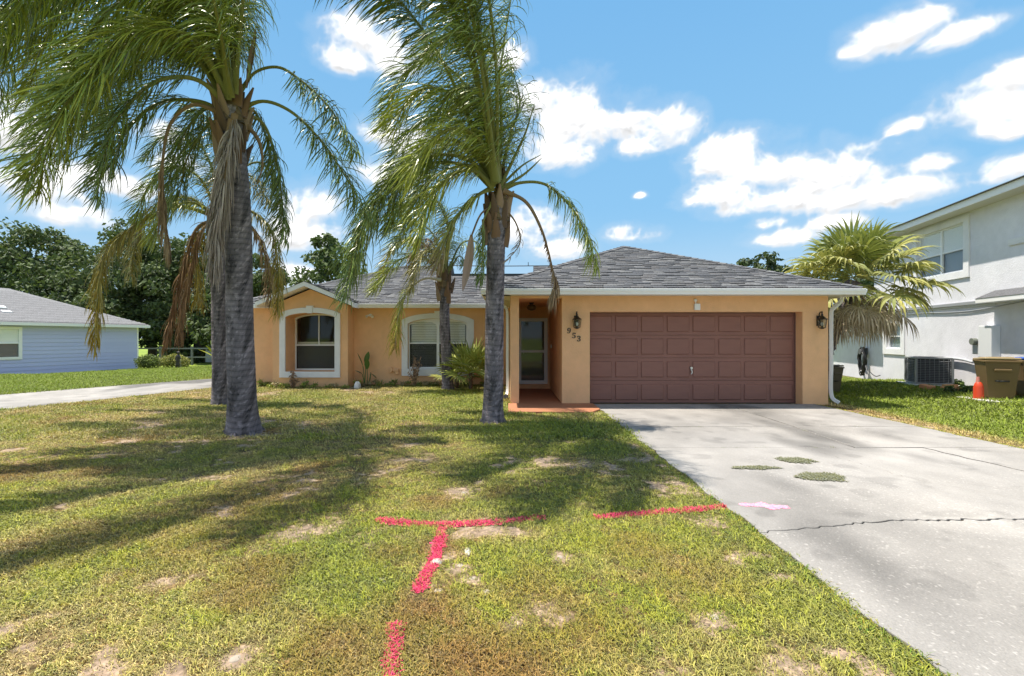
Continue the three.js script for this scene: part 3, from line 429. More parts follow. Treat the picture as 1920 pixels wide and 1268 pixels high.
// roofs
{
  const roof = sub('roof', house), A = Math.atan(0.4167), c = Math.cos(A), sn = Math.sin(A), list = [], ey = 2.655, up = (d, e) => ey + (d - e) * 0.4167;
  // garage hip
  const gl = -0.6, gr = 7.85, gd = 10.16, half = (gr - gl) / 2, gx = (gl + gr) / 2, gh = up(gd + half, gd), q = 1 / c;
  const E = [[gl, ey, -gd], [gr, ey, -gd]], R0 = [gx, gh, -(gd + half)], R1 = [gx, gh, -21.5], B = [[gr, ey, -23.5], [gl, ey, -23.5]];
  hp('roof_deck', polyGeo([[E[0], E[1], R0], ...quad(E[1], B[0], R1, R0), ...quad(B[1], E[0], R0, R1), [B[0], B[1], R1]]), deckMat, roof);
  coverSlope(list, [0, ey, -gd], [1, 0, 0], [0, sn, -c], (v) => { const k = v * c; return [[gl + k, gr - k]]; }, half * q, 11);
  // main roof over the bedrooms, ridge running across
  const md = 14.58, ml = -8.82, mh = up(19.07, md), h2 = up(17.65, md), xl = ml + (19.07 - md), V1 = (19.07 - md) * q, V2 = (17.65 - md) * q;
  const a = [ml, ey, -md], b = [3.2, ey, -md], r0 = [xl, mh, -19.07], r1 = [-2.3, mh, -19.07], s0 = [-2.3, h2, -17.65], s1 = [1.04, h2, -17.65], t1 = [1.04, mh, -19.07], t2 = [3.2, mh, -19.07];
  hp('roof_deck', polyGeo([...quad(a, b, [3.2, h2, -17.65], [xl + (17.65 - 19.07), h2, -17.65]), ...quad([xl - 1.42, h2, -17.65], s0, r1, r0), ...quad(s1, [3.2, h2, -17.65], t2, t1), ...quad(s0, s1, [1.04, h2, -22.5], [-2.3, h2, -22.5]), ...quad(r0, r1, [-2.3, ey, -23.5], [ml, ey, -23.5]), [a, r0, [ml, ey, -23.5]], ...quad(s0, [-2.3, h2, -20.4], [-2.3, h2 + 0.02, -20.4], r1), ...quad(t1, [1.04, h2, -19.1], [1.04, h2, -17.66], s1)]), deckMat, roof);
  coverSlope(list, [0, ey, -md], [1, 0, 0], [0, sn, -c], (v) => { const k = v * c, l = ml + k; if (v < V2) { const y = 2.655 + v * sn, d = 14.58 + k; const gy = up(d, gd); return [[l, Math.min(1.4, gl + Math.max(0, (y - ey) / 0.4167) + 0.05)]].map(([p, w]) => { const bx = 1.5 - (d - 14.0) * 0 - Math.max(0, (y - ey) / 0.4167); return bx > 0.03 && d < 16.1 ? [[p, -6.22 - bx], [-6.22 + bx, w]] : [[p, w]]; })[0]; } return v < V1 ? [[l, -2.3], [1.04, 3.2]] : []; }, V1, 12);
  // gable over the bay
  const gy = ey + 1.48 * 0.4167, bx0 = -6.22, A1 = [bx0, gy, -13.98], A2 = [bx0, gy, -(md + 1.48)], rt = [bx0 + 1.48, ey, -13.98], rb = [bx0 + 1.48, ey, -md], lt = [bx0 - 1.48, ey, -13.98], lb = [bx0 - 1.48, ey, -md];
  hp('roof_deck', polyGeo([...quad(rt, rb, A2, A1), ...quad(lb, lt, A1, A2)]), deckMat, roof);
  coverSlope(list, [bx0 + 1.48, ey, -13.96], [0, 0, -1], [-c, sn, 0], (v) => [[0, 0.62 + v * c]], 1.48 * q, 13);
  coverSlope(list, [bx0 - 1.48, ey, -(md + 0)], [0, 0, 1], [c, sn, 0], (v) => [[-v * c, 0.62]], 1.48 * q, 14);
  layShingles(list, roof, 296, [0, 0, HZ]);
  // caps along hips and ridges
  const cap = shingleGeo, slopeN = V(0, c, sn);
  const caps = (p, e, N, inward) => { const P = V(p), D = V(e).sub(P), L = D.length(); D.normalize(); const X = D.clone().cross(N).normalize(), W = X.dot(V(inward)) > 0 ? X : X.clone().negate(), up2 = N.clone().normalize(); for (let t = 0, k = 0; t < L - 0.1; t += 0.2, k++) { const o = part('ridge_cap', cap, shingleTones[(k * 7) % 6], roof), m = new THREE.Matrix4().makeBasis(W.clone().multiplyScalar(0.15), D.clone().multiplyScalar(0.26), up2.clone().multiplyScalar(0.02)); const q2 = P.clone().addScaledVector(D, t).addScaledVector(up2, 0.028).addScaledVector(W, -0.012); q2.z += HZ; m.setPosition(q2); m.decompose(o.position, o.quaternion, o.scale); if (o.scale.x < 0) { o.scale.x *= -1; } o.matrixAutoUpdate = false; o.matrix.copy(m); } };
  caps(E[0], R0, slopeN, [1, 0, 0]); caps(E[1], R0, slopeN, [-1, 0, 0]); caps(a, r0, slopeN, [1, 0, 0]); caps(r0, r1, slopeN, [0, -1, 1]);
  hp('ridge_vent', merge([box(-2.4, 1.0, h2 + 0.0, h2 + 0.1, -17.85, -17.62)]), mat(rgb(0.03, 0.035, 0.04), 0.6), roof, 'dark vent along the low ridge');
  // white edges
  hp('fascia', box(gl + 0.01, gr - 0.01, 2.52, 2.65, -gd - 0.02, -gd), white); hp('fascia', box(gr - 0.022, gr - 0.002, 2.52, 2.65, -23, -gd - 0.021), white); hp('fascia', box(gl + 0.002, gl + 0.022, 2.52, 2.65, -14.7, -gd - 0.021), white);
  hp('soffit', box(gl + 0.024, gr - 0.024, 2.566, 2.58, -14.6, -gd - 0.022), mat(rgb(0.72, 0.7, 0.66), 0.8)); hp('soffit', box(gl + 0.024, 0.049, 2.535, 2.56, -14.55, -gd - 0.022), mat(rgb(0.72, 0.7, 0.66), 0.8)); hp('soffit', box(gl + 0.024, gr - 0.024, 2.535, 2.56, -10.648, -gd - 0.022), mat(rgb(0.72, 0.7, 0.66), 0.8)); hp('soffit', box(7.431, gr - 0.024, 2.535, 2.56, -22, -10.65), mat(rgb(0.72, 0.7, 0.66), 0.8));
  hp('gutter', gutterX(gl, gr, 2.518, -gd + 0.001), gutterMat); hp('gutter', gutterZ(-23, -gd, gr, 2.518), gutterMat);
  hp('fascia', box(-4.7, -0.62, 2.52, 2.65, -md - 0.02, -md), white); hp('soffit', box(-4.72, 0.04, 2.535, 2.56, -15, -md - 0.022), white); hp('fascia', box(ml, -7.72, 2.52, 2.65, -md - 0.02, -md), white); hp('soffit', box(ml, -7.41, 2.535, 2.56, -15, -md - 0.022), white);
  hp('gutter', gutterX(-4.74, -0.62, 2.518, -md + 0.001), gutterMat);
  const rake = (s) => { const sh = new THREE.Shape(); [[0, 0], [s * 1.5, -1.5 * 0.4167], [s * 1.5, -1.5 * 0.4167 - 0.13], [0, -0.14]].forEach(([x, y], i) => i ? sh.lineTo(x, y) : sh.moveTo(x, y)); const g = plate(sh, 0.03); g.translate(bx0, gy + 0.012, -14.0 + 0.004 + 0.0); return g; };
  hp('rake_board', rake(1), white); hp('gable_fascia', box(bx0 + 1.46, bx0 + 1.485, 2.5, 2.645, -14.56, -13.99), white); hp('gable_fascia', box(bx0 - 1.485, bx0 - 1.46, 2.5, 2.645, -14.56, -13.99), white); hp('rake_board', rake(-1), white);
  hp('rake_soffit', polyGeo([...quad([bx0, gy - 0.1, -13.99], [bx0 + 1.48, ey - 0.1, -13.99], [bx0 + 1.48, ey - 0.1, -14.56], [bx0, gy - 0.1, -14.56])]), white); hp('rake_soffit', polyGeo([...quad([bx0, gy - 0.1, -14.56], [bx0 - 1.48, ey - 0.1, -14.56], [bx0 - 1.48, ey - 0.1, -13.99], [bx0, gy - 0.1, -13.99])]), white);
  // pipes down from the gutters
  const dsp = (pts) => sweep(pts, 0.048, 60, 4, {}).toNonIndexed(), dm = mat(rgb(0.8, 0.8, 0.8), 0.5);
  const d1 = dsp([[7.86, 2.53, -10.8], [7.84, 2.44, -10.8], [7.68, 2.3, -10.76], [7.58, 2.22, -10.74], [7.56, 2.05, -10.73], [7.56, 1, -10.73], [7.56, 0.25, -10.73], [7.58, 0.14, -10.7], [7.68, 0.06, -10.64]]); d1.computeVertexNormals(); hp('downspout', d1, dm);
  const d2 = dsp([[-0.62, 2.45, -13.6], [-0.4, 2.43, -12.6], [-0.12, 2.4, -12.05], [-0.03, 2.28, -11.9], [-0.015, 2.0, -11.8], [-0.015, 1, -11.8], [-0.015, 0.22, -11.8], [-0.03, 0.12, -11.75], [-0.06, 0.07, -11.62]]); d2.computeVertexNormals(); hp('downspout', d2, dm);
  hp('downspout_end', new THREE.CylinderGeometry(0.06, 0.065, 0.12, 12).rotateX(1.1).translate(-0.06, 0.07, -11.58), black);
}
// house number and fittings
{
  const font = await new FontLoader().loadAsync('fonts/droid/droid_serif_bold.typeface.json');
  for (const [ch, x, y, t] of [['9', 1.355, 1.675, 0.1], ['5', 1.475, 1.56, 0.06], ['3', 1.59, 1.485, 0.04]]) { const g = new TextGeometry(ch, { font, size: 0.125, depth: 0.012, curveSegments: 8, bevelEnabled: false }); g.rotateZ(-t); g.translate(x, y, -10.649); hp('house_number', g, black); }
  hp('doorbell', rbox(0.04, 0.1, 0.03, 0.008).rotateY(Math.PI / 2).translate(1.235, 1.32, -13.2), mat(rgb(0.7, 0.68, 0.62), 0.5));
  hp('wall_vent', merge([new THREE.CylinderGeometry(0.07, 0.09, 0.1, 14).rotateX(Math.PI / 2).translate(-3.83, 0.52, -14.95), rbox(0.18, 0.1, 0.09, 0.015).translate(-3.66, 0.51, -14.955), rbox(0.12, 0.09, 0.08, 0.015).translate(-3.62, 0.42, -14.96)]), peach);
  const fl = thing('flood_light', 'small white twin flood light under the eave beside the palm frond', 'flood light', [-4.5, 2.3, -14.998]);
  part('mount', new THREE.CylinderGeometry(0.05, 0.05, 0.04, 14).rotateX(Math.PI / 2).translate(0, 0, 0.02), white, fl); for (const s of [-1, 1]) part('lamp_head', sweep([[s * 0.01, 0, 0.03], [s * 0.06, -0.01, 0.09], [s * 0.1, -0.05, 0.14]], (t) => 0.018 + 0.026 * t, 8, 10), white, fl);
  const sn = thing('motion_sensor', 'white motion sensor box above the centre of the garage door', 'sensor', [4.34, 2.2, -10.648]);
  part('box', rbox(0.13, 0.15, 0.07, 0.012).translate(0.03, 0.08, 0.036), white, sn); part('lens', new THREE.SphereGeometry(0.036, 14, 10).translate(-0.005, 0.235, 0.032), white, sn); part('stem', new THREE.CylinderGeometry(0.012, 0.012, 0.1, 8).translate(0.005, 0.18, 0.02), white, sn);
  const pl = thing('porch_ornament', 'dark hanging lamp fitting under the porch ceiling', 'lamp', [0.62, 2.5, -12.2]);
  part('rose', new THREE.CylinderGeometry(0.07, 0.06, 0.03, 16).translate(0, -0.015, 0), black, pl); part('shade', new THREE.LatheGeometry([[0.02, -0.03], [0.09, -0.06], [0.13, -0.13], [0.1, -0.19], [0.03, -0.21]].map(([x, y]) => new THREE.Vector2(x, y)), 16), mat(rgb(0.12, 0.09, 0.05), 0.4, { metalness: 0.6 }), pl);
}
function lantern(x, label) {
  const m = mat(rgb(0.05, 0.042, 0.032), 0.4, { metalness: 0.7 }), L = thing('wall_lantern', label, 'lantern', [x, 1.78, -10.648], 0, 'lanterns flanking the garage door');
  part('back_plate', rbox(0.1, 0.24, 0.02, 0.008).translate(0, 0.18, 0.012), m, L);
  part('arm', sweep([[0, 0.26, 0.02], [0, 0.36, 0.05], [0, 0.38, 0.11], [0, 0.33, 0.13]], 0.012, 14, 8), m, L); part('finial', new THREE.LatheGeometry([[0, 0.4], [0.018, 0.375], [0.008, 0.35], [0.024, 0.32], [0.02, 0.3], [0.03, 0.28]].map(([a, b]) => new THREE.Vector2(a, b)), 12).translate(0, 0, 0.13), m, L);
  part('cap', new THREE.LatheGeometry([[0.02, 0.29], [0.05, 0.265], [0.075, 0.235], [0.115, 0.215], [0.112, 0.205], [0, 0.205]].map(([a, b]) => new THREE.Vector2(a, b)), 6).translate(0, 0, 0.13), m, L);
  for (let k = 0; k < 6; k++) { const a = k / 6 * Math.PI * 2 + Math.PI / 6; part('bar', sweep([[0.098 * Math.sin(a), 0.206, 0.13 + 0.098 * Math.cos(a)], [0.075 * Math.sin(a), 0.02, 0.13 + 0.075 * Math.cos(a)]], 0.006, 2, 5), m, L); }
  part('glass', new THREE.CylinderGeometry(0.09, 0.068, 0.18, 6, 1, true).translate(0, 0.112, 0.13), new THREE.MeshPhysicalMaterial({ color: rgb(0.8, 0.83, 0.78), roughness: 0.12, transmission: 1, thickness: 0, side: THREE.DoubleSide }), L);
  part('base', new THREE.LatheGeometry([[0, -0.015], [0.03, -0.01], [0.06, 0.01], [0.085, 0.022], [0, 0.024]].map(([a, b]) => new THREE.Vector2(a, b)), 6).translate(0, 0, 0.13), m, L); part('bulb', new THREE.SphereGeometry(0.03, 12, 10).scale(1, 1.5, 1).translate(0, 0.1, 0.13), mat(rgb(0.75, 0.74, 0.7), 0.4), L); part('socket', new THREE.CylinderGeometry(0.016, 0.02, 0.05, 10).translate(0, 0.045, 0.13), m, L);
}
lantern(1.575, 'black carriage lantern on the wall above the house number'); lantern(7.2, 'black carriage lantern on the garage wall beside the downspout');
single('roof_cable', merge([sweep([[-2.3, 4.56, -19.0], [-0.6, 4.54, -19.0], [1.1, 4.55, -19.0], [2, 4.56, -19.0]], 0.018, 20, 5), sweep([[0.83, 4.55, -19.0], [0.83, 4.7, -19.0]], 0.014, 2, 5)]), black, 'thin dark cable stretched above the low ridge of the peach house', 'cable');

// ---------------------------------------------------------------- palms
const ringAt = (u, y) => Math.abs(((y * 11 + 0.4 * fbm(Math.cos(u * 6.283) * 1.4 + 5, Math.sin(u * 6.283) * 1.4 + y * 1.3, 3)) % 1) - 0.5) * 2;
const barkTex = tex(512, 1024, (u, v) => { const y = v * 2, cx = Math.cos(u * 6.283), cy = Math.sin(u * 6.283), ring = ringAt(u, y), a = fbm(cx * 2.3 + 7, cy * 2.3 + y * 5, 5), st = fbm(cx * 9 + y * 2.1 + 40, cy * 9 + y * 26, 3), bl = sstep(0.54, 0.7, fbm(cx * 1.6 + 3 + y, cy * 1.6 + y * 2.4, 4)), lich = sstep(0.62, 0.72, fbm(cx * 3 + 13, cy * 3 + y * 17 + 5, 4)), pit = sstep(0.7, 0.78, vn(cx * 11 + y * 7 + 60, cy * 11 + y * 31)); let k = 0.46 + 0.2 * (a - 0.5) + 0.16 * (st - 0.5) - 0.07 * sstep(0.3, 0.02, ring); k -= 0.1 * bl; k += 0.13 * lich; k += 0.07 * sstep(0.55, 0.95, ring) * a; k -= 0.12 * pit * bl; return [k * 1.02, k * 0.96, k * 0.97]; }, { ry: 0.5 });
const barkBump = tex(512, 1024, (u, v) => { const y = v * 2, cx = Math.cos(u * 6.283), cy = Math.sin(u * 6.283); return 0.3 + 0.3 * sstep(0.0, 0.2, ringAt(u, y)) + 0.4 * (fbm(cx * 7 + y * 3 + 50, cy * 7 + y * 15, 4) - 0.5); }, { srgb: false, ry: 0.5 });
const barkMat = mat(rgb(0.86, 0.83, 0.88), 0.92, { map: barkTex, bumpMap: barkBump, bumpScale: 0.01 });
const tones = {
  fresh: [[0.13, 0.19, 0.028], [0.29, 0.34, 0.055]], deep: [[0.09, 0.14, 0.03], [0.21, 0.265, 0.055]], lime: [[0.22, 0.28, 0.035], [0.42, 0.43, 0.06]], gold: [[0.3, 0.22, 0.035], [0.5, 0.36, 0.04]],
  brown: [[0.2, 0.12, 0.06], [0.42, 0.29, 0.17]], rust: [[0.17, 0.085, 0.04], [0.38, 0.22, 0.11]], grey: [[0.26, 0.2, 0.17], [0.46, 0.38, 0.33]], olive: [[0.16, 0.15, 0.04], [0.34, 0.29, 0.08]],
};
const WIND = V(-0.34, -0.02, 0.03);
// one feather frond: a tapering rib with leaflets that leave it on both sides, bend with their weight and stream with the wind
function frond(parent, pts, o = {}) {
  const { tone = 'fresh', tip, len = 0.62, bare: t0 = 0.14, per = 66, droop = 0.34, wind = 1, r0 = 0.032, wid = 0.0078, seed = 1, tight = 0, ribTone } = o;
  const r = rng(seed * 7919 + 13), curve = new THREE.CatmullRomCurve3(pts.map((p) => V(p)), false, 'centripetal'), L = curve.getLength(), N = 90, P = curve.getSpacedPoints(N), S = new Strips();
  const dead = tone === 'brown' || tone === 'rust' || tone === 'grey', rib = ribTone || (dead ? [0.24, 0.15, 0.08] : [0.2, 0.2, 0.06]);
  const ribGeo = sweep(curve, (t) => r0 * (1 - t) ** 0.8 + 0.0045 + (t < 0.12 ? (0.12 - t) * r0 * 7 : 0), 40, 6, { flat: 0.7 });
  const [ca, cb] = tones[tone], ct = tip ? tones[tip] : null, n = Math.round(L * (1 - t0) * per), T = V(0, 0, 0), B = V(0, 0, 0), Nn = V(0, 0, 0), up = V(0, 1, 0), w = WIND.clone().multiplyScalar(wind);
  for (let i = 0; i < n; i++) for (const s of [-1, 1]) {
    const t = t0 + (1 - t0) * (i + r() * 0.9) / n, f = t * N, k = Math.min(N - 1, Math.floor(f)), base = P[k].clone().lerp(P[k + 1], f - k);
    T.copy(P[k + 1]).sub(P[k]).normalize(); B.copy(T).cross(up); if (B.lengthSq() < 0.02) B.set(0, 0, 1).cross(T); B.normalize(); Nn.copy(B).cross(T);
    const q = (t - t0) / (1 - t0), ln = len * (0.42 + 0.75 * Math.pow(Math.sin(Math.PI * (0.1 + 0.78 * q)), 0.7)) * (0.55 + 0.5 * r()) * (q > 0.9 ? 0.8 : 1), e = (r() - 0.42) * 2.3, fw = 0.3 + 0.7 * r() + tight;
    const dir = T.clone().multiplyScalar(fw).addScaledVector(B, s * Math.cos(e) * (1 - tight * 0.6)).addScaledVector(Nn, Math.sin(e) * (1 - tight * 0.6)).normalize();
    const K = 5, st = ln / K, pt = base.clone(), line = [pt.clone()], gust = vn(t * 7 + seed * 3.7, s + 5), g = droop * (0.35 + 1.1 * r() + 0.5 * gust), gw = 0.15 + 0.9 * r() + 1.0 * gust;
    for (let m = 0; m < K; m++) { dir.y -= g * (0.5 + m * 0.22); dir.addScaledVector(w, gw * (0.35 + m * 0.14)); dir.normalize(); pt.addScaledVector(dir, st); line.push(pt.clone()); }
    const ax = V(r() - 0.5, r() - 0.5, r() - 0.5).cross(dir).normalize(), W = wid * (0.75 + 0.5 * r()); let c = mixc(ca, cb, r()); { const z = 0.55 + 0.8 * r(); c = [c[0] * z, c[1] * z, c[2] * z]; } if (ct) c = mixc(c, mixc(ct[0], ct[1], r()), sstep(0.35, 1, q + (r() - 0.5) * 0.4));
    S.strip(line, [W * 0.5, W, W, W * 0.85, W * 0.55, W * 0.06], ax, c, ct ? mixc(c, ct[1], 0.3) : mixc(c, cb, 0.25));
  }
  const fr = sub('frond', parent); const rb = new Strips(); rb.add(ribGeo, rib); part('rib', rb.build(), dryMat, fr); part('leaflets', S.build(), dead ? dryMat : leafMat, fr); return fr;
}
const rel = (p, o) => [p[0] - o[0], p[1] - o[1], p[2] - o[2]];
function palm(label, base, trunkPts, radius, { boots = 14, bootR = 0.2, bootTop, seed = 3 } = {}, fronds = [], group) {
  const t = thing('queen_palm', label, 'palm tree', base, 0, group), r = rng(seed), pts = trunkPts.map((p) => rel(p, base));
  part('trunk', sweep(pts, radius, 150, 22, { wob: (q, a, l) => 0.0022 * Math.sin(l * 69 + 3 * vn(Math.cos(a) + 4, l * 2)) + 0.012 * (vn(Math.cos(a) * 2 + 9, l * 3 + Math.sin(a)) - 0.5) + (l < 0.3 ? (0.3 - l) * 0.08 * (vn(Math.cos(a) * 4 + 5, Math.sin(a) * 4 + 5)) : 0) }), barkMat, t);
  const rt = part('roots', merge(Array.from({ length: 12 }, (_, k) => { const a = k / 12 * 6.283 + r(), R = radius(0) * 0.9; return sweep([[Math.cos(a) * R * 0.7, 0.12, Math.sin(a) * R * 0.7], [Math.cos(a) * R * 1.08, 0.04, Math.sin(a) * R * 1.08], [Math.cos(a) * R * 1.3, -0.03, Math.sin(a) * R * 1.3]], 0.03, 5, 5); })), barkMat, t);
  // old leaf bases clasping the top of the trunk
  const top = V(pts[pts.length - 1]), below = V(pts[pts.length - 2]), ax = top.clone().sub(below).normalize(), bm = [mat(rgb(0.2, 0.115, 0.065), 0.95), mat(rgb(0.3, 0.2, 0.13), 0.95), mat(rgb(0.13, 0.08, 0.05), 0.95)];
  for (let k = 0; k < boots; k++) {
    const a = k * 2.4 + r(), y = -0.75 * (1 - k / boots) + 0.05, c = top.clone().addScaledVector(ax, y * (bootTop || 1)), o = V(Math.cos(a), 0, Math.sin(a)), R = bootR * (0.85 + 0.2 * r());
    const g = sweep([c.clone().addScaledVector(o, R * 0.7).toArray(), c.clone().addScaledVector(o, R * 1.02).add(V(0, 0.16, 0)).toArray(), c.clone().addScaledVector(o, R * (1.2 + 0.5 * r())).add(V(0, 0.34 + 0.12 * r(), 0)).toArray()], (q) => 0.085 * (1 - q) + 0.016, 10, 8, { flat: 0.45 });
    part('leaf_base', g, bm[k % 3], t);
  }
  part('crown_shaft', sweep([top.clone().addScaledVector(ax, -0.25).toArray(), top.clone().addScaledVector(ax, 0.25).toArray(), top.clone().addScaledVector(ax, 0.75).toArray()], (q) => bootR * 0.85 * (1 - q) + 0.03, 24, 20, { wob: (q, a) => 0.025 * Math.sin(a * 5 + q * 4) + 0.02 * (vn(a * 5, q * 9) - 0.5) }), mat(rgb(0.17, 0.115, 0.055), 0.95, { bumpMap: barkBump, bumpScale: 0.04 }), t);
  fronds.forEach(([pp, o], k) => frond(t, pp.map((p) => rel(p, base)), { seed: seed * 100 + k, ...o }));
  return t;
}
function spathe(parent, pts, w, c) { const S = new Strips(), P = pts.map((p) => V(p)), n = 14, cv = new THREE.CatmullRomCurve3(P), line = cv.getSpacedPoints(n), ws = line.map((_, i) => w * Math.pow(Math.sin(Math.PI * clamp(i / n * 0.92 + 0.06, 0, 1)), 0.8)); for (const s of [-1, 1]) S.strip(line.map((p, i) => p.clone().add(V(s * ws[i] * 0.45, 0, -0.4 * ws[i]))), ws.map((x) => x * 0.55), V(s, 0, 0.55).normalize(), c); return part('spathe', S.build(), dryMat, parent); }

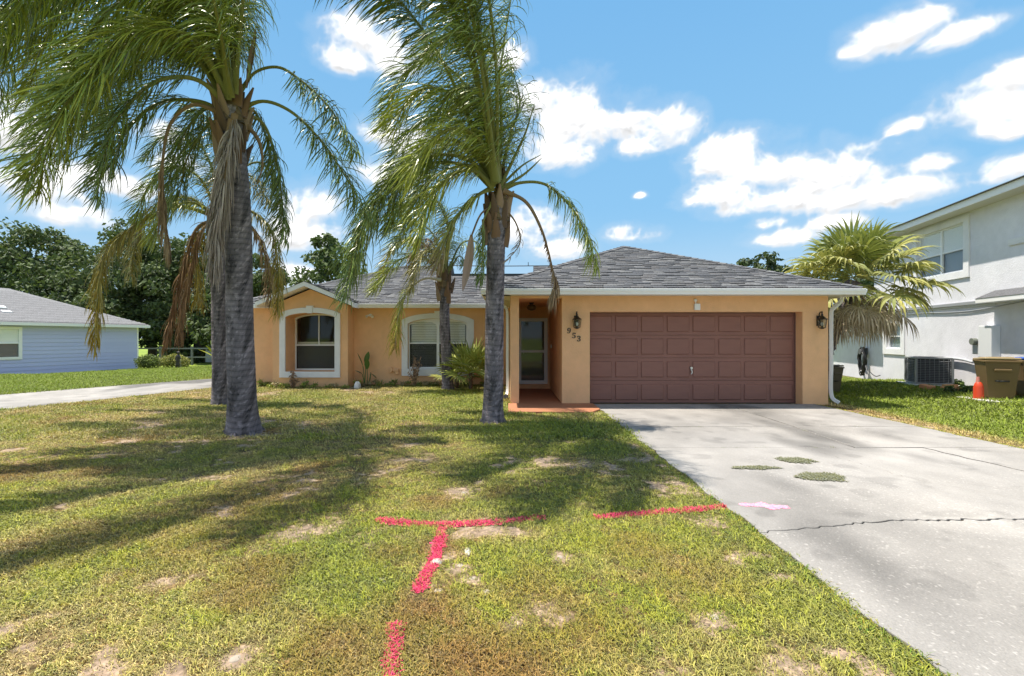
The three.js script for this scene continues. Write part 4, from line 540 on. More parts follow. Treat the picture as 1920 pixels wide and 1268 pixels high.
// left-hand palm in the foreground
{
  const b = [-4.347,-7.537], base = [b[0], 0, b[1]];
  const t = palm('tall palm in the left foreground with grey dead frond hanging down its thick trunk', base, [[base[0], -0.05, base[2]], [-4.311,0.992,-7.4], [-4.337,2.197,-7.4], [-4.351,3.568,-7.38], [-4.425,4.59,-7.36], [-4.436,5.226,-7.35]], (q) => 0.2 + 0.085 * Math.exp(-q * 14) - 0.012 * q, { boots: 22, bootR: 0.21, bootTop: 1.25, seed: 3 }, [
    [[[-4.439,5.456,-7.3], [-4.908,6.476,-7], [-5.702,6.733,-6.6], [-6.51,5.914,-6.2], [-6.998,4.727,-6]], { tone: 'deep', len: 0.7 }],
    [[[-4.517,5.467,-7.4], [-5.232,6.327,-7.4], [-6.349,6.653,-7.5], [-7.45,6.102,-7.6], [-8.175,5.088,-7.7]], { tone: 'fresh', len: 0.72 }],
    [[[-4.605,5.476,-7.5], [-5.447,6.373,-7.9], [-6.769,6.727,-8.4], [-8.012,6.103,-8.8], [-8.77,5.055,-9]], { tone: 'deep', len: 0.7 }],
    [[[-4.379,5.445,-7.2], [-4.452,6.494,-6.8], [-4.93,6.864,-6.3], [-5.55,6.443,-5.8], [-6.11,5.541,-5.4]], { tone: 'deep', len: 0.66 }],
    [[[-4.483,5.596,-7.4], [-4.692,7.089,-7.5], [-5.152,8.312,-7.6], [-6.205,8.938,-7.7], [-7.555,8.399,-7.8]], { tone: 'fresh', len: 0.7 }],
    [[[-4.431,5.639,-7.4], [-4.414,7.015,-7.4], [-4.482,8.215,-7.3], [-4.881,9.045,-7.2], [-5.556,9.106,-7.1]], { tone: 'fresh', len: 0.66, droop: 0.5 }],
    [[[-4.439,5.414,-7.3], [-4.678,5.885,-6.9], [-4.934,5.794,-6.4], [-5.323,5.146,-6], [-5.654,4.238,-5.7], [-5.88,3.474,-5.6]], { tone: 'fresh', len: 0.72 }],
    [[[-4.517,5.38,-7.4], [-4.996,6.117,-7.7], [-5.723,6.484,-7.9], [-6.703,6.556,-8.2], [-7.46,6.038,-8.3], [-7.75,5.363,-8.3]], { tone: 'deep', len: 0.7, bare: 0.3 }],
    [[[-4.538,5.141,-7.35], [-4.864,5.312,-7.3], [-5.308,5.226,-7.1], [-5.68,4.761,-6.9], [-5.914,4.043,-6.8]], { tone: 'deep', len: 0.6, bare: 0.22 }],
    [[[-4.362,5.403,-7.2], [-4.437,6.165,-6.9], [-4.709,6.503,-6.5], [-5.212,6.131,-6.2], [-5.602,5.355,-6], [-5.783,4.606,-5.9]], { tone: 'fresh', len: 0.74 }],
    [[[-4.496,5.536,-7.45], [-4.896,6.925,-7.9], [-5.861,8.222,-8.5], [-7.148,8.3,-9], [-8.035,7.443,-9.3], [-8.449,6.304,-9.4]], { tone: 'deep', len: 0.8 }],
    [[[-4.405,5.541,-7.3], [-4.362,6.366,-7.2], [-4.542,6.883,-7], [-4.926,6.652,-6.8], [-5.165,6.032,-6.7]], { tone: 'lime', len: 0.7, droop: 0.5 }],
    [[[-4.384,5.611,-7.35], [-4.304,6.602,-7.3], [-4.295,7.538,-7.2], [-4.483,8.198,-7.1]], { tone: 'lime', len: 0.75, droop: 0.6, wind: 0.6 }],
    [[[-4.395,5.319,-7.2], [-4.62,5.954,-6.7], [-5.068,5.698,-6.2], [-5.509,4.812,-5.9], [-5.82,3.947,-5.8], [-5.955,3.408,-5.8]], { tone: 'lime', len: 0.7 }],
    [[[-4.596,5.432,-7.5], [-5.491,6.684,-8.1], [-6.784,7.433,-8.8], [-8.012,7.178,-9.4], [-8.606,6.117,-9.7], [-8.752,5.252,-9.8]], { tone: 'deep', len: 0.8 }],
    [[[-4.456,5.414,-7.3], [-4.99,6.639,-7], [-6.191,6.81,-6.8], [-7.16,5.965,-6.6], [-7.732,4.689,-6.5]], { tone: 'fresh', len: 0.75 }],
    [[[-4.5,5.51,-7.4], [-5.064,6.986,-7.6], [-6.366,7.935,-7.9], [-8.038,7.796,-8.2], [-9.211,6.678,-8.4], [-9.617,5.355,-8.5]], { tone: 'deep', len: 0.8 }],
    [[[-4.439,5.482,-7.3], [-4.713,6.952,-7.2], [-5.391,7.62,-7.1], [-6.292,7.209,-7], [-6.924,6.165,-6.9], [-7.245,5.203,-6.9]], { tone: 'lime', len: 0.78 }],
    [[[-4.362,5.445,-7.2], [-4.254,6.257,-6.8], [-4.487,6.725,-6.4], [-4.974,6.611,-6], [-5.72,6.093,-5.7], [-6.271,5.298,-5.6]], { tone: 'fresh', len: 0.7 }],
    [[[-4.443,5.261,-7.25], [-4.678,5.443,-6.9], [-5.011,5.274,-6.6], [-5.38,4.715,-6.4], [-5.589,4.007,-6.3], [-5.663,3.494,-6.3]], { tone: 'deep', len: 0.6, bare: 0.2 }],
    [[[-4.466,5.535,-7.4], [-4.622,6.633,-7.6], [-5.172,7.66,-7.9], [-6.036,7.891,-8.2], [-6.671,7.264,-8.4], [-6.948,6.344,-8.5]], { tone: 'fresh', len: 0.8 }],
    [[[-4.666,5.307,-7.6], [-5.35,5.601,-8.1], [-6.009,5.355,-8.5], [-6.404,4.737,-8.7], [-6.505,3.927,-8.7]], { tone: 'deep', len: 0.6, bare: 0.2, droop: 0.55 }],
    [[[-4.427,5.395,-7.6], [-4.419,5.504,-8], [-4.372,5.17,-8.3], [-4.307,4.432,-8.4]], { tone: 'deep', len: 0.55, bare: 0.2, droop: 0.55 }],
    [[[-4.42, 5.3, -7.3], [-4.5, 7.0, -6.3], [-4.8, 7.25, -5.0], [-5.3, 6.6, -3.8], [-5.6, 5.8, -3.1]], { tone: 'deep', len: 0.75, per: 115, wid: 0.009, bare: 0.42 }],
    [[[-4.45, 5.3, -7.3], [-5.0, 7.0, -6.5], [-5.9, 7.2, -5.5], [-6.7, 6.4, -4.4], [-7.1, 5.7, -3.8]], { tone: 'deep', len: 0.75, per: 115, wid: 0.009, bare: 0.42 }],
    [[[-4.4, 5.3, -7.2], [-4.1, 7.1, -6.2], [-4.1, 7.4, -5.0], [-4.3, 6.9, -3.9]], { tone: 'deep', len: 0.75, per: 115, wid: 0.009, bare: 0.42 }],
    [[[-4.5, 5.3, -7.4], [-5.6, 6.9, -7.0], [-7.0, 6.9, -6.2], [-8.2, 6.1, -5.5]], { tone: 'deep', len: 0.75, per: 115, wid: 0.009, bare: 0.42 }],
    [[[-4.524,5.117,-7.3], [-4.854,5.176,-7.1], [-5.173,4.888,-7.05], [-5.312,4.298,-7.05], [-5.312,3.56,-7.05], [-5.206,2.822,-7.05]], { tone: 'brown', len: 0.42, bare: 0.5, droop: 0.9, wind: 0.2, tight: 0.7, r0: 0.026 }],
    [[[-4.223,5.009,-7.08], [-4.229,4.555,-6.98], [-4.314,3.858,-6.96], [-4.44,3.135,-6.98], [-4.501,2.569,-7]], { tone: 'grey', len: 0.56, bare: 0.0, droop: 0.8, wind: 0.25, tight: 0.3, per: 130, r0: 0.03 }],
    [[[-4.255,4.913,-7.05], [-4.336,4.348,-6.97], [-4.44,3.622,-6.98], [-4.517,2.976,-7]], { tone: 'grey', len: 0.5, bare: 0.05, droop: 0.8, wind: 0.25, tight: 0.4, per: 100, r0: 0.03 }],
    [[[-4.328,5.535,-7.4], [-4.087,5.845,-7.4], [-3.675,5.872,-7.3], [-3.29,5.629,-7.2], [-2.749,5.102,-7.1], [-2.32,4.36,-7]], { tone: 'deep', len: 0.5, bare: 0.38, r0: 0.024, wind: 0.8 }],
    [[[-4.328,5.251,-7.4], [-3.984,5.38,-7.4], [-3.506,5.193,-7.3], [-2.955,4.674,-7.2], [-2.519,4.046,-7.15], [-2.171,3.409,-7.1]], { tone: 'deep', len: 0.55, bare: 0.34, r0: 0.026, wind: 0.8 }],
    [[[-4.369,5.214,-7.5], [-4.199,5.242,-7.8], [-4.047,4.667,-8], [-3.984,3.764,-8.1], [-3.965,3.293,-8.1]], { tone: 'deep', len: 0.5, bare: 0.25, droop: 0.6 }],
    [[[-4.225,4.993,-7.4], [-4.036,4.761,-7.4], [-3.967,4.348,-7.4], [-4.07,4.004,-7.4]], { tone: 'brown', len: 0.14, bare: 0.7, per: 10 }],
    [[[-4.561,5.214,-7.5], [-5.284,5.225,-8], [-5.82,4.783,-8.3], [-6.036,4.139,-8.4]], { tone: 'deep', len: 0.55, bare: 0.25, droop: 0.6 }],
    [[[-4.285,5.308,-7.1], [-3.858,5.983,-6], [-3.622,6.758,-5], [-3.699,6.953,-4.4]], { tone: 'fresh', len: 0.66 }],
    [[[-4.235,5.349,-7.1], [-3.482,7.284,-6.2], [-2.844,8.178,-5.4], [-2.305,8.224,-4.8]], { tone: 'fresh', len: 0.66 }],
    [[[-4.587,5.66,-7.6], [-5.13,7.6,-8.6], [-6.074,9.468,-9.8], [-7.196,10.024,-10.8]], { tone: 'deep', len: 0.66 }],
  ]);
  spathe(t, [[-4.196,5.568,-7.35], [-4.117,6.026,-7.33], [-4.015,6.517,-7.3]].map((p) => rel(p, base)), 0.05, [0.3, 0.2, 0.15]);
}
// palm close behind it
{
  const b = [-6.686,-10.648], base = [b[0], 0, b[1]];
  palm('palm with golden brown drooping fronds standing behind the left foreground palm', base, [[base[0], -0.05, base[2]], [-6.668,0.993,-10.6], [-6.693,2.472,-10.6], [-6.705,3.581,-10.6], [-6.693,4.259,-10.6]], (q) => 0.165 + 0.03 * Math.exp(-q * 14) - 0.02 * q, { boots: 10, bootR: 0.17, seed: 5 }, [
    [[[-6.717,4.444,-10.6], [-7.05,5.236,-10.4], [-7.508,5.379,-10.2], [-7.849,4.862,-10], [-8.035,4.139,-9.9]], { tone: 'fresh' }],
    [[[-6.693,4.506,-10.6], [-7.007,5.629,-10.8], [-7.585,6.408,-11], [-8.374,6.496,-11.2], [-8.974,5.949,-11.3]], { tone: 'deep' }],
    [[[-6.668,4.506,-10.6], [-6.632,5.716,-10.7], [-6.945,6.633,-10.8], [-7.643,7.061,-10.9]], { tone: 'fresh' }],
    [[[-6.643,4.506,-10.6], [-6.2,5.43,-10.6], [-5.731,5.615,-10.6], [-5.362,5.06,-10.6], [-5.214,4.074,-10.6]], { tone: 'deep' }],
    [[[-6.723,4.369,-10.55], [-7.389,4.478,-10.2], [-8.174,3.99,-10], [-8.691,3.356,-9.9], [-8.875,2.297,-9.9], [-8.945,1.318,-9.9]], { tone: 'olive', tip: 'gold', droop: 0.7, wind: 0.25, bare: 0.2, len: 0.55, tight: 0.3 }],
    [[[-6.742,4.296,-10.6], [-7.026,4.087,-10.4], [-7.222,3.404,-10.3], [-7.462,2.386,-10.3], [-7.725,1.368,-10.3]], { tone: 'rust', droop: 0.9, wind: 0.2, len: 0.5, tight: 0.4, per: 60 }],
    [[[-6.666,4.27,-10.5], [-6.863,4.003,-10.3], [-7.01,3.268,-10.2], [-7.211,2.319,-10.2], [-7.33,1.489,-10.2]], { tone: 'rust', droop: 0.9, wind: 0.2, len: 0.5, tight: 0.4, per: 60 }],
    [[[-6.781,4.347,-10.7], [-7.199,4.272,-10.9], [-7.483,3.402,-11], [-7.431,2.379,-11]], { tone: 'gold', droop: 0.7, wind: 0.3 }],
    [[[-6.619,4.321,-10.6], [-5.958,4.478,-10.5], [-5.406,4.027,-10.4], [-5.212,3.06,-10.4], [-5.236,2.092,-10.4]], { tone: 'olive', tip: 'gold', droop: 0.8, wind: 0.2, len: 0.5 }],
    [[[-6.681,4.322,-10.7], [-6.122,4.209,-10.9], [-5.794,3.402,-11], [-5.692,2.379,-11]], { tone: 'brown', droop: 0.8, wind: 0.2, len: 0.5 }],
    [[[-6.818,4.409,-10.7], [-7.783,4.967,-11.1], [-8.866,4.823,-11.5], [-9.496,4.063,-11.7], [-9.714,3.124,-11.8]], { tone: 'olive', droop: 0.6, wind: 0.4 }],
    [[[-6.627,4.329,-10.4], [-6.826,4.484,-9.9], [-7.103,4.2,-9.5], [-7.224,3.55,-9.3]], { tone: 'lime', droop: 0.5 }],
    [[[-6.479,4.363,-10.3], [-5.894,4.842,-9.6], [-5.167,4.812,-9.2], [-4.74,4.248,-9.1]], { tone: 'olive', droop: 0.5 }],
  ]);
}
// young palm against the house wall
{
  const b = [-1.817,-13.831], base = [b[0], 0, b[1]];
  palm('slim young palm against the house wall in front of the double window', base, [[base[0], -0.05, base[2]], [-1.845,0.661,-13.8], [-1.91,2.106,-13.8], [-1.91,3.309,-13.8]], (q) => 0.165 + 0.02 * Math.exp(-q * 12) - 0.02 * q, { boots: 12, bootR: 0.2, seed: 7 }, [
    [[[-1.974,3.47,-13.8], [-2.437,4.3,-13.7], [-2.926,4.501,-13.6], [-3.422,4.166,-13.5], [-3.689,3.507,-13.5]], { tone: 'lime', tip: 'gold' }],
    [[[-1.991,3.296,-13.7], [-2.48,3.302,-13.5], [-2.914,2.947,-13.4], [-3.17,2.24,-13.3], [-3.294,1.235,-13.3]], { tone: 'lime', tip: 'gold', droop: 0.6, wind: 0.5, bare: 0.3, ribTone: [0.45, 0.4, 0.3] }],
    [[[-1.942,3.55,-13.8], [-2.279,4.696,-13.9], [-2.816,5.125,-14], [-3.459,4.987,-14.1]], { tone: 'fresh' }],
    [[[-1.877,3.582,-13.8], [-1.781,4.673,-13.8], [-1.991,5.527,-13.7], [-2.578,5.893,-13.6]], { tone: 'fresh' }],
    [[[-1.813,3.582,-13.8], [-1.364,4.432,-13.8], [-0.931,4.432,-13.8], [-0.658,3.871,-13.8]], { tone: 'fresh' }],
    [[[-1.974,3.421,-13.8], [-2.54,3.96,-13.4], [-3.168,3.753,-13.1], [-3.795,2.895,-12.9]], { tone: 'fresh', tip: 'lime' }],
    [[[-1.813,3.47,-13.8], [-1.471,4.049,-13.9], [-1.188,3.66,-14]], { tone: 'deep', len: 0.4 }],
    [[[-1.977,3.521,-13.6], [-2.272,4.384,-13.2], [-2.54,4.266,-13], [-2.715,3.57,-12.9]], { tone: 'brown', droop: 0.7 }],
    [[[-1.913,3.521,-13.6], [-2.102,4.058,-13.1], [-2.407,3.834,-12.7], [-2.66,2.926,-12.5]], { tone: 'olive', droop: 0.6 }],
    [[[-1.896,3.615,-13.7], [-1.805,4.919,-13.5], [-2.212,5.643,-13.3], [-2.94,5.429,-13.1], [-3.447,4.644,-13]], { tone: 'deep' }],
  ]);
}
// palm in front of the entry
{
  const b = [-0.285,-8.438], base = [b[0], 0, b[1]];
  const t = palm('palm in front of the entry with windswept green crown and hanging brown spathe', base, [[base[0], -0.05, base[2]], [-0.264,0.915,-8.4], [-0.244,2.283,-8.4], [-0.214,3.353,-8.38], [-0.165,3.932,-8.36]], (q) => 0.172 + 0.05 * Math.exp(-q * 12) - 0.006 * q, { boots: 18, bootR: 0.185, seed: 9 }, [
    [[[-0.164,4.349,-8.3], [-0.203,5.749,-8.3], [-0.077,6.907,-8.3], [0.114,7.987,-8.2]], { tone: 'fresh', len: 0.6, wind: 1.2 }],
    [[[-0.219,4.316,-8.2], [-0.419,5.411,-8], [-0.644,6.313,-7.8], [-0.954,6.898,-7.6], [-1.403,7.015,-7.4]], { tone: 'deep', len: 0.66, wind: 1.2 }],
    [[[-0.222,4.349,-8.3], [-0.463,5.459,-8.3], [-0.849,6.231,-8.3], [-1.411,6.556,-8.2], [-1.912,6.119,-8.1], [-2.213,5.271,-8.1]], { tone: 'fresh', len: 0.7, wind: 1.2 }],
    [[[-0.195,4.276,-8], [-0.267,5.208,-7.4], [-0.409,5.764,-6.9], [-0.688,5.898,-6.5], [-1.067,5.41,-6.2]], { tone: 'fresh', len: 0.72, wind: 1.2 }],
    [[[-0.225,4.383,-8.4], [-0.645,5.387,-8.8], [-1.316,6.042,-9.2], [-2.043,5.902,-9.6], [-2.564,5.138,-9.8]], { tone: 'deep', len: 0.7, wind: 1.1 }],
    [[[-0.267,4.268,-8.2], [-0.688,4.706,-8.1], [-1.33,4.741,-8], [-1.957,4.371,-7.9], [-2.367,3.682,-7.8], [-2.605,2.939,-7.7], [-2.731,2.223,-7.7]], { tone: 'deep', len: 0.66, bare: 0.2, wind: 0.6, droop: 0.5 }],
    [[[-0.27,4.301,-8.3], [-0.722,4.762,-8.5], [-1.31,4.62,-8.6], [-1.801,4.079,-8.7], [-2.135,3.32,-8.7]], { tone: 'fresh', len: 0.66 }],
    [[[-0.267,4.249,-8.2], [-0.518,4.094,-8.1], [-0.847,3.737,-8], [-1.098,3.272,-8], [-1.256,2.807,-8]], { tone: 'lime', tip: 'brown', len: 0.55, droop: 0.6 }],
    [[[-0.233,4.248,-8], [-0.424,4.777,-7.6], [-0.789,4.904,-7.3], [-1.263,4.565,-7.1], [-1.571,3.953,-7]], { tone: 'lime', len: 0.66, wind: 1.2 }],
    [[[-0.217,4.329,-8.1], [-0.317,5.224,-7.8], [-0.539,5.66,-7.6], [-0.886,5.553,-7.4], [-1.197,4.989,-7.3]], { tone: 'fresh', len: 0.7, wind: 1.3 }],
    [[[-0.181,4.382,-8.2], [-0.121,5.411,-8], [-0.209,6.222,-7.8], [-0.468,6.633,-7.6], [-0.811,6.479,-7.5]], { tone: 'lime', len: 0.7, wind: 1.3 }],
    [[[-0.176,4.383,-8.4], [0.049,5.355,-8.5], [0.22,6,-8.6], [0.071,6.659,-8.7]], { tone: 'deep', len: 0.62, wind: 1.3 }],
    [[[-0.145,4.301,-8.3], [0.086,4.745,-8.2], [0.301,5.177,-8.1], [0.456,5.644,-8]], { tone: 'fresh', len: 0.5, wind: 1.4, bare: 0.2 }],
    [[[-0.238,4.306,-8.2], [-0.579,5.179,-7.9], [-1.057,5.714,-7.7], [-1.552,5.563,-7.5], [-1.876,4.864,-7.4]], { tone: 'lime', len: 0.75, wind: 1.2 }],
    [[[-0.261,4.301,-8.3], [-0.648,4.888,-8.2], [-1.064,5.083,-8.1], [-1.563,4.76,-8], [-1.935,4.109,-8], [-2.093,3.458,-8]], { tone: 'fresh', len: 0.7, wind: 0.9 }],
    [[[-0.254,4.216,-8.1], [-0.579,4.444,-7.9], [-0.98,4.317,-7.8], [-1.37,3.745,-7.7], [-1.549,3.118,-7.7]], { tone: 'lime', len: 0.62, droop: 0.5 }],
    [[[-0.278,4.265,-8.25], [-0.791,4.649,-8.2], [-1.554,4.649,-8.2], [-2.147,4.141,-8.1], [-2.524,3.387,-8.1], [-2.647,2.728,-8.1]], { tone: 'fresh', len: 0.7, bare: 0.25, wind: 0.6, droop: 0.5 }],
    [[[-0.193,4.261,-7.9], [-0.391,5.581,-7], [-0.67,6.852,-6.2], [-0.787,7.725,-5.5]], { tone: 'fresh', len: 0.7, bare: 0.42 }],
    [[[-0.214,4.295,-8], [-0.427,5.863,-7.2], [-0.729,7.32,-6.4], [-1.032,7.859,-5.8]], { tone: 'deep', len: 0.7, bare: 0.42 }],
    [[[-0.2, 4.4, -8.2], [-0.7, 6.3, -7.2], [-1.2, 6.85, -6.0], [-1.5, 6.3, -4.9], [-1.6, 5.6, -4.2]], { tone: 'fresh', len: 0.75, per: 115, wid: 0.009, bare: 0.42 }],
    [[[-0.2, 4.4, -8.2], [-0.45, 6.4, -7.3], [-0.7, 7.0, -6.1], [-0.8, 6.5, -5.0], [-0.8, 5.9, -4.4]], { tone: 'fresh', len: 0.75, per: 115, wid: 0.009, bare: 0.42 }],
    [[[-0.25, 4.4, -8.2], [-1.2, 6.3, -7.5], [-2.0, 6.75, -6.4], [-2.4, 6.1, -5.4]], { tone: 'deep', len: 0.75, per: 115, wid: 0.009, bare: 0.42 }],
    [[[-0.106,4.253,-8.3], [0.21,4.335,-8.2], [0.631,4.282,-8.1], [1.042,3.904,-8], [1.359,3.353,-7.95], [1.525,2.752,-7.95]], { tone: 'fresh', tip: 'lime', len: 0.46, bare: 0.3, wind: 0.6, droop: 0.5, r0: 0.026 }],
    [[[-0.086,4.208,-8.25], [0.305,4.001,-8.2], [0.591,3.505,-8.2], [0.782,2.838,-8.2], [0.877,2.409,-8.2]], { tone: 'rust', len: 0.12, bare: 0.45, per: 60, tight: 0.5 }],
    [[[0.763,2.857,-8.2], [0.849,2.552,-8.2], [0.81,2.266,-8.2]], { tone: 'brown', len: 0.42, bare: 0.1, per: 80, droop: 0.9, wind: 0.5, tight: 0.3, r0: 0.01 }],
    [[[-0.106,4.282,-8.3], [0.305,4.506,-8.2], [0.593,4.743,-8.1]], { tone: 'olive', len: 0.05, bare: 0.9, per: 4, r0: 0.03 }],
    [[[-0.126,4.337,-8.35], [0.261,4.687,-8.3], [0.598,4.88,-8.3]], { tone: 'olive', len: 0.05, bare: 0.9, per: 4, r0: 0.024 }],
    [[[-0.048,3.896,-8.3], [0.144,3.613,-8.25], [0.211,3.277,-8.25], [-0.029,2.946,-8.28]], { tone: 'grey', len: 0.2, bare: 0.3, per: 26, r0: 0.014 }],
    [[[-0.296,3.982,-8.2], [-0.452,3.576,-8.1], [-0.452,3.105,-8.1], [-0.499,2.54,-8.1]], { tone: 'deep', len: 0.3, bare: 0.3, droop: 0.8, r0: 0.014 }],
    [[[-0.195,4.295,-8], [-0.187,5.744,-7], [-0.376,7.05,-6.1], [-0.45,7.809,-5.3]], { tone: 'fresh', len: 0.66, bare: 0.42 }],
        [[[-0.211,4.261,-7.9], [-0.577,6.099,-6.8], [-0.912,7.282,-5.9], [-1.046,7.812,-5.2]], { tone: 'deep', len: 0.66, bare: 0.42 }],
    [[[-0.227,4.416,-8.5], [-0.407,5.882,-9.2], [-0.849,6.839,-10], [-1.393,6.786,-10.6]], { tone: 'deep', len: 0.66 }],
    [[[-0.247,4.387,-8.5], [-0.704,5.223,-8.9], [-1.276,5.442,-9.3], [-1.82,4.953,-9.6], [-2.12,4.087,-9.7]], { tone: 'fresh', len: 0.66 }],
  ]);
  spathe(t, [[-0.65,3.387,-8.1], [-0.688,3.01,-8.1], [-0.801,2.398,-8.1]].map((p) => rel(p, base)), 0.085, [0.36, 0.25, 0.2]);
  part('spathe_stalk', sweep([[-0.269,3.949,-8.25], [-0.474,3.778,-8.15], [-0.65,3.368,-8.1]].map((p) => rel(p, base)), 0.016, 10, 6), mat(rgb(0.2, 0.13, 0.08), 0.9), t);
}

// ---------------------------------------------------------------- fan palms
function fanLeaf(parent, from, dir, stalk, R, o = {}) {
  const { a = [0.1, 0.17, 0.03], b = [0.24, 0.3, 0.05], seed = 1, n = 26, spread = 2.5, droop = 0.25, dead = false, flat = 0 } = o, r = rng(seed * 31 + 7), S = new Strips(), d = V(dir).normalize(), p0 = V(from), pts = [p0.clone()], q = p0.clone(), dd = d.clone();
  for (let k = 0; k < 5; k++) { dd.y -= droop * 0.16; dd.normalize(); q.addScaledVector(dd, stalk / 5); pts.push(q.clone()); }
  S.add(sweep(pts.map((v) => v.toArray()), (t) => 0.02 - 0.009 * t, 8, 5, { flat: 0.6 }), dead ? [0.3, 0.22, 0.13] : mixc(a, b, 0.7));
  const side = dd.clone().cross(V(0, 1, 0)); if (side.lengthSq() < 0.01) side.set(1, 0, 0); side.normalize(); const nor = side.clone().cross(dd); if (flat) side.applyAxisAngle(dd, flat), nor.applyAxisAngle(dd, flat);
  for (let k = 0; k < n; k++) {
    const t = (k + 0.5) / n * 2 - 1, ang = t * spread, cup = 0.22 * (1 - Math.abs(t)), len = R * (0.72 + 0.28 * Math.cos(ang * 0.55)) * (0.88 + 0.24 * r()), v = dd.clone().multiplyScalar(Math.cos(ang)).addScaledVector(side, Math.sin(ang)).addScaledVector(nor, cup + (r() - 0.5) * 0.1).normalize(), line = [q.clone()], ws = [0.004], K = 7, pt = q.clone(), wmax = R * 0.55 * spread / n * 0.95, ax0 = v.clone().cross(nor).normalize();
    ax0.applyAxisAngle(v, (k % 2 ? 1 : -1) * 0.5); const g = droop * (0.6 + 0.9 * r());
    for (let m = 1; m <= K; m++) { const f = m / K; if (f > 0.45) v.y -= g * (f - 0.3) * 1.2; if (dead) v.y -= 0.18; v.normalize(); pt.addScaledVector(v, len / K); line.push(pt.clone()); ws.push(f < 0.5 ? wmax * f / 0.5 : wmax * Math.max(0.05, 1 - (f - 0.5) / 0.5)); }
    const c = mixc(a, b, r()); S.strip(line, ws.map((w) => w * (dead ? 0.5 : 1)), ax0, mixc(c, b, 0.15), dead ? c : mixc(c, [0.42, 0.38, 0.12], 0.35));
  }
  return part('fan_leaf', S.build(), dead ? dryMat : softLeafMat, parent);
}
{
  const base = [8.62, 0.04, -12.7], t = thing('fan_palm', 'large fan palm with brown dead skirt behind the right corner of the garage', 'palm tree', base), top = [0.85, 3.05, 0.1], r = rng(41);
  part('trunk', sweep([[0, -0.1, 0], [0.1, 1, 0.02], [0.4, 1.9, 0.06], top], (q) => 0.22 - 0.03 * q, 40, 14, { wob: (q, a, l) => 0.02 * Math.sin(l * 40 + a) }), barkMat, t);
  for (let k = 0; k < 84; k++) {
    const live = k < 44, a = k * 2.39996, e = live ? lerp(1.35, -0.2, k / 43) : lerp(-0.05, -0.75, (k - 44) / 39) + (r() - 0.5) * 0.2, dir = [Math.cos(a) * Math.cos(e), Math.sin(e), Math.sin(a) * Math.cos(e)], from = [top[0] + dir[0] * 0.12, top[1] + 0.15 - (live ? 0 : 0.25 + 0.25 * r()) + dir[1] * 0.12, top[2] + dir[2] * 0.12];
    if (live) fanLeaf(t, from, [dir[0] + (r() - 0.5) * 0.5, dir[1] + (r() - 0.5) * 0.35, dir[2] + (r() - 0.5) * 0.5], 0.4 + 0.8 * k / 44 + 0.35 * r(), 0.72 + 0.26 * r(), { seed: k, a: [0.13, 0.18, 0.025], b: k > 16 ? [0.46, 0.42, 0.09] : [0.3, 0.34, 0.06], droop: 0.3 + 0.5 * k / 44, n: 28, flat: (r() - 0.5) * 1.5 });
    else fanLeaf(t, from, dir, 0.6 + 0.55 * r(), 0.62 + 0.22 * r(), { seed: k, a: [0.32, 0.24, 0.16], b: [0.68, 0.58, 0.45], droop: 0.9, dead: true, n: 22, flat: (r() - 0.5) });
  }
}
{
  const mk = (name, label, base, n, hgt, R, seed, tone) => { const t = thing(name, label, 'fan palm', base), r = rng(seed); part('stem', sweep([[0, -0.05, 0], [0.02, hgt * 0.5, 0], [0, hgt, 0]], 0.06, 8, 8, { wob: (q, a, l) => 0.012 * Math.sin(l * 50 + a * 2) }), mat(rgb(0.12, 0.08, 0.05), 0.95), t); for (let k = 0; k < n; k++) { const a = k * 2.39996 + seed, e = lerp(1.25, -0.1, k / n), dir = [Math.cos(a) * Math.cos(e), Math.sin(e), Math.sin(a) * Math.cos(e)]; fanLeaf(t, [dir[0] * 0.04, hgt + dir[1] * 0.04, dir[2] * 0.04], dir, 0.38 + 0.2 * r(), R * (0.85 + 0.3 * r()), { seed: seed * 50 + k, ...tone, droop: 0.12 + 0.12 * r(), n: 20, spread: 1.9, flat: (r() - 0.5) * 1.2 }); } return t; };
  mk('fan_palm_shrub', 'bushy bright green fan palm shrub beside the entry palm trunk', [-1.15, 0, -13.9], 20, 0.5, 0.62, 3, { a: [0.16, 0.24, 0.025], b: [0.48, 0.52, 0.08] });
  mk('fan_palm_shrub', 'smaller fan palm shrub at the foot of the young palm trunk', [-1.62, 0, -14.3], 9, 0.3, 0.45, 5, { a: [0.12, 0.16, 0.02], b: [0.38, 0.38, 0.06] });
}

// ---------------------------------------------------------------- broad-leaved trees and shrubs
function leafBall(S, c, R, n, size, r, ca, cb, fill = 0.55) {
  for (let k = 0; k < n; k++) {
    const a = r() * 6.283, z = r() * 2 - 1, s = Math.sqrt(1 - z * z), rad = Math.pow(fill + (1 - fill) * r(), 0.8), p = V(c[0] + R[0] * rad * s * Math.cos(a), c[1] + R[1] * rad * z, c[2] + R[2] * rad * s * Math.sin(a)), d = V(r() - 0.5, r() * 0.5 - 0.45, r() - 0.5).normalize(), ax = d.clone().cross(V(r() - 0.5, r() - 0.5, r() - 0.5)).normalize(), l = size * (0.6 + 0.8 * r());
    S.strip([p, p.clone().addScaledVector(d, l * 0.5), p.clone().addScaledVector(d, l).add(V(0, -l * 0.12, 0))], [l * 0.06, l * 0.3, l * 0.03], ax, mixc(ca, cb, r()));
  }
}
const woodMat = mat(rgb(0.13, 0.1, 0.075), 0.95, { bumpMap: barkBump, bumpScale: 0.03 });
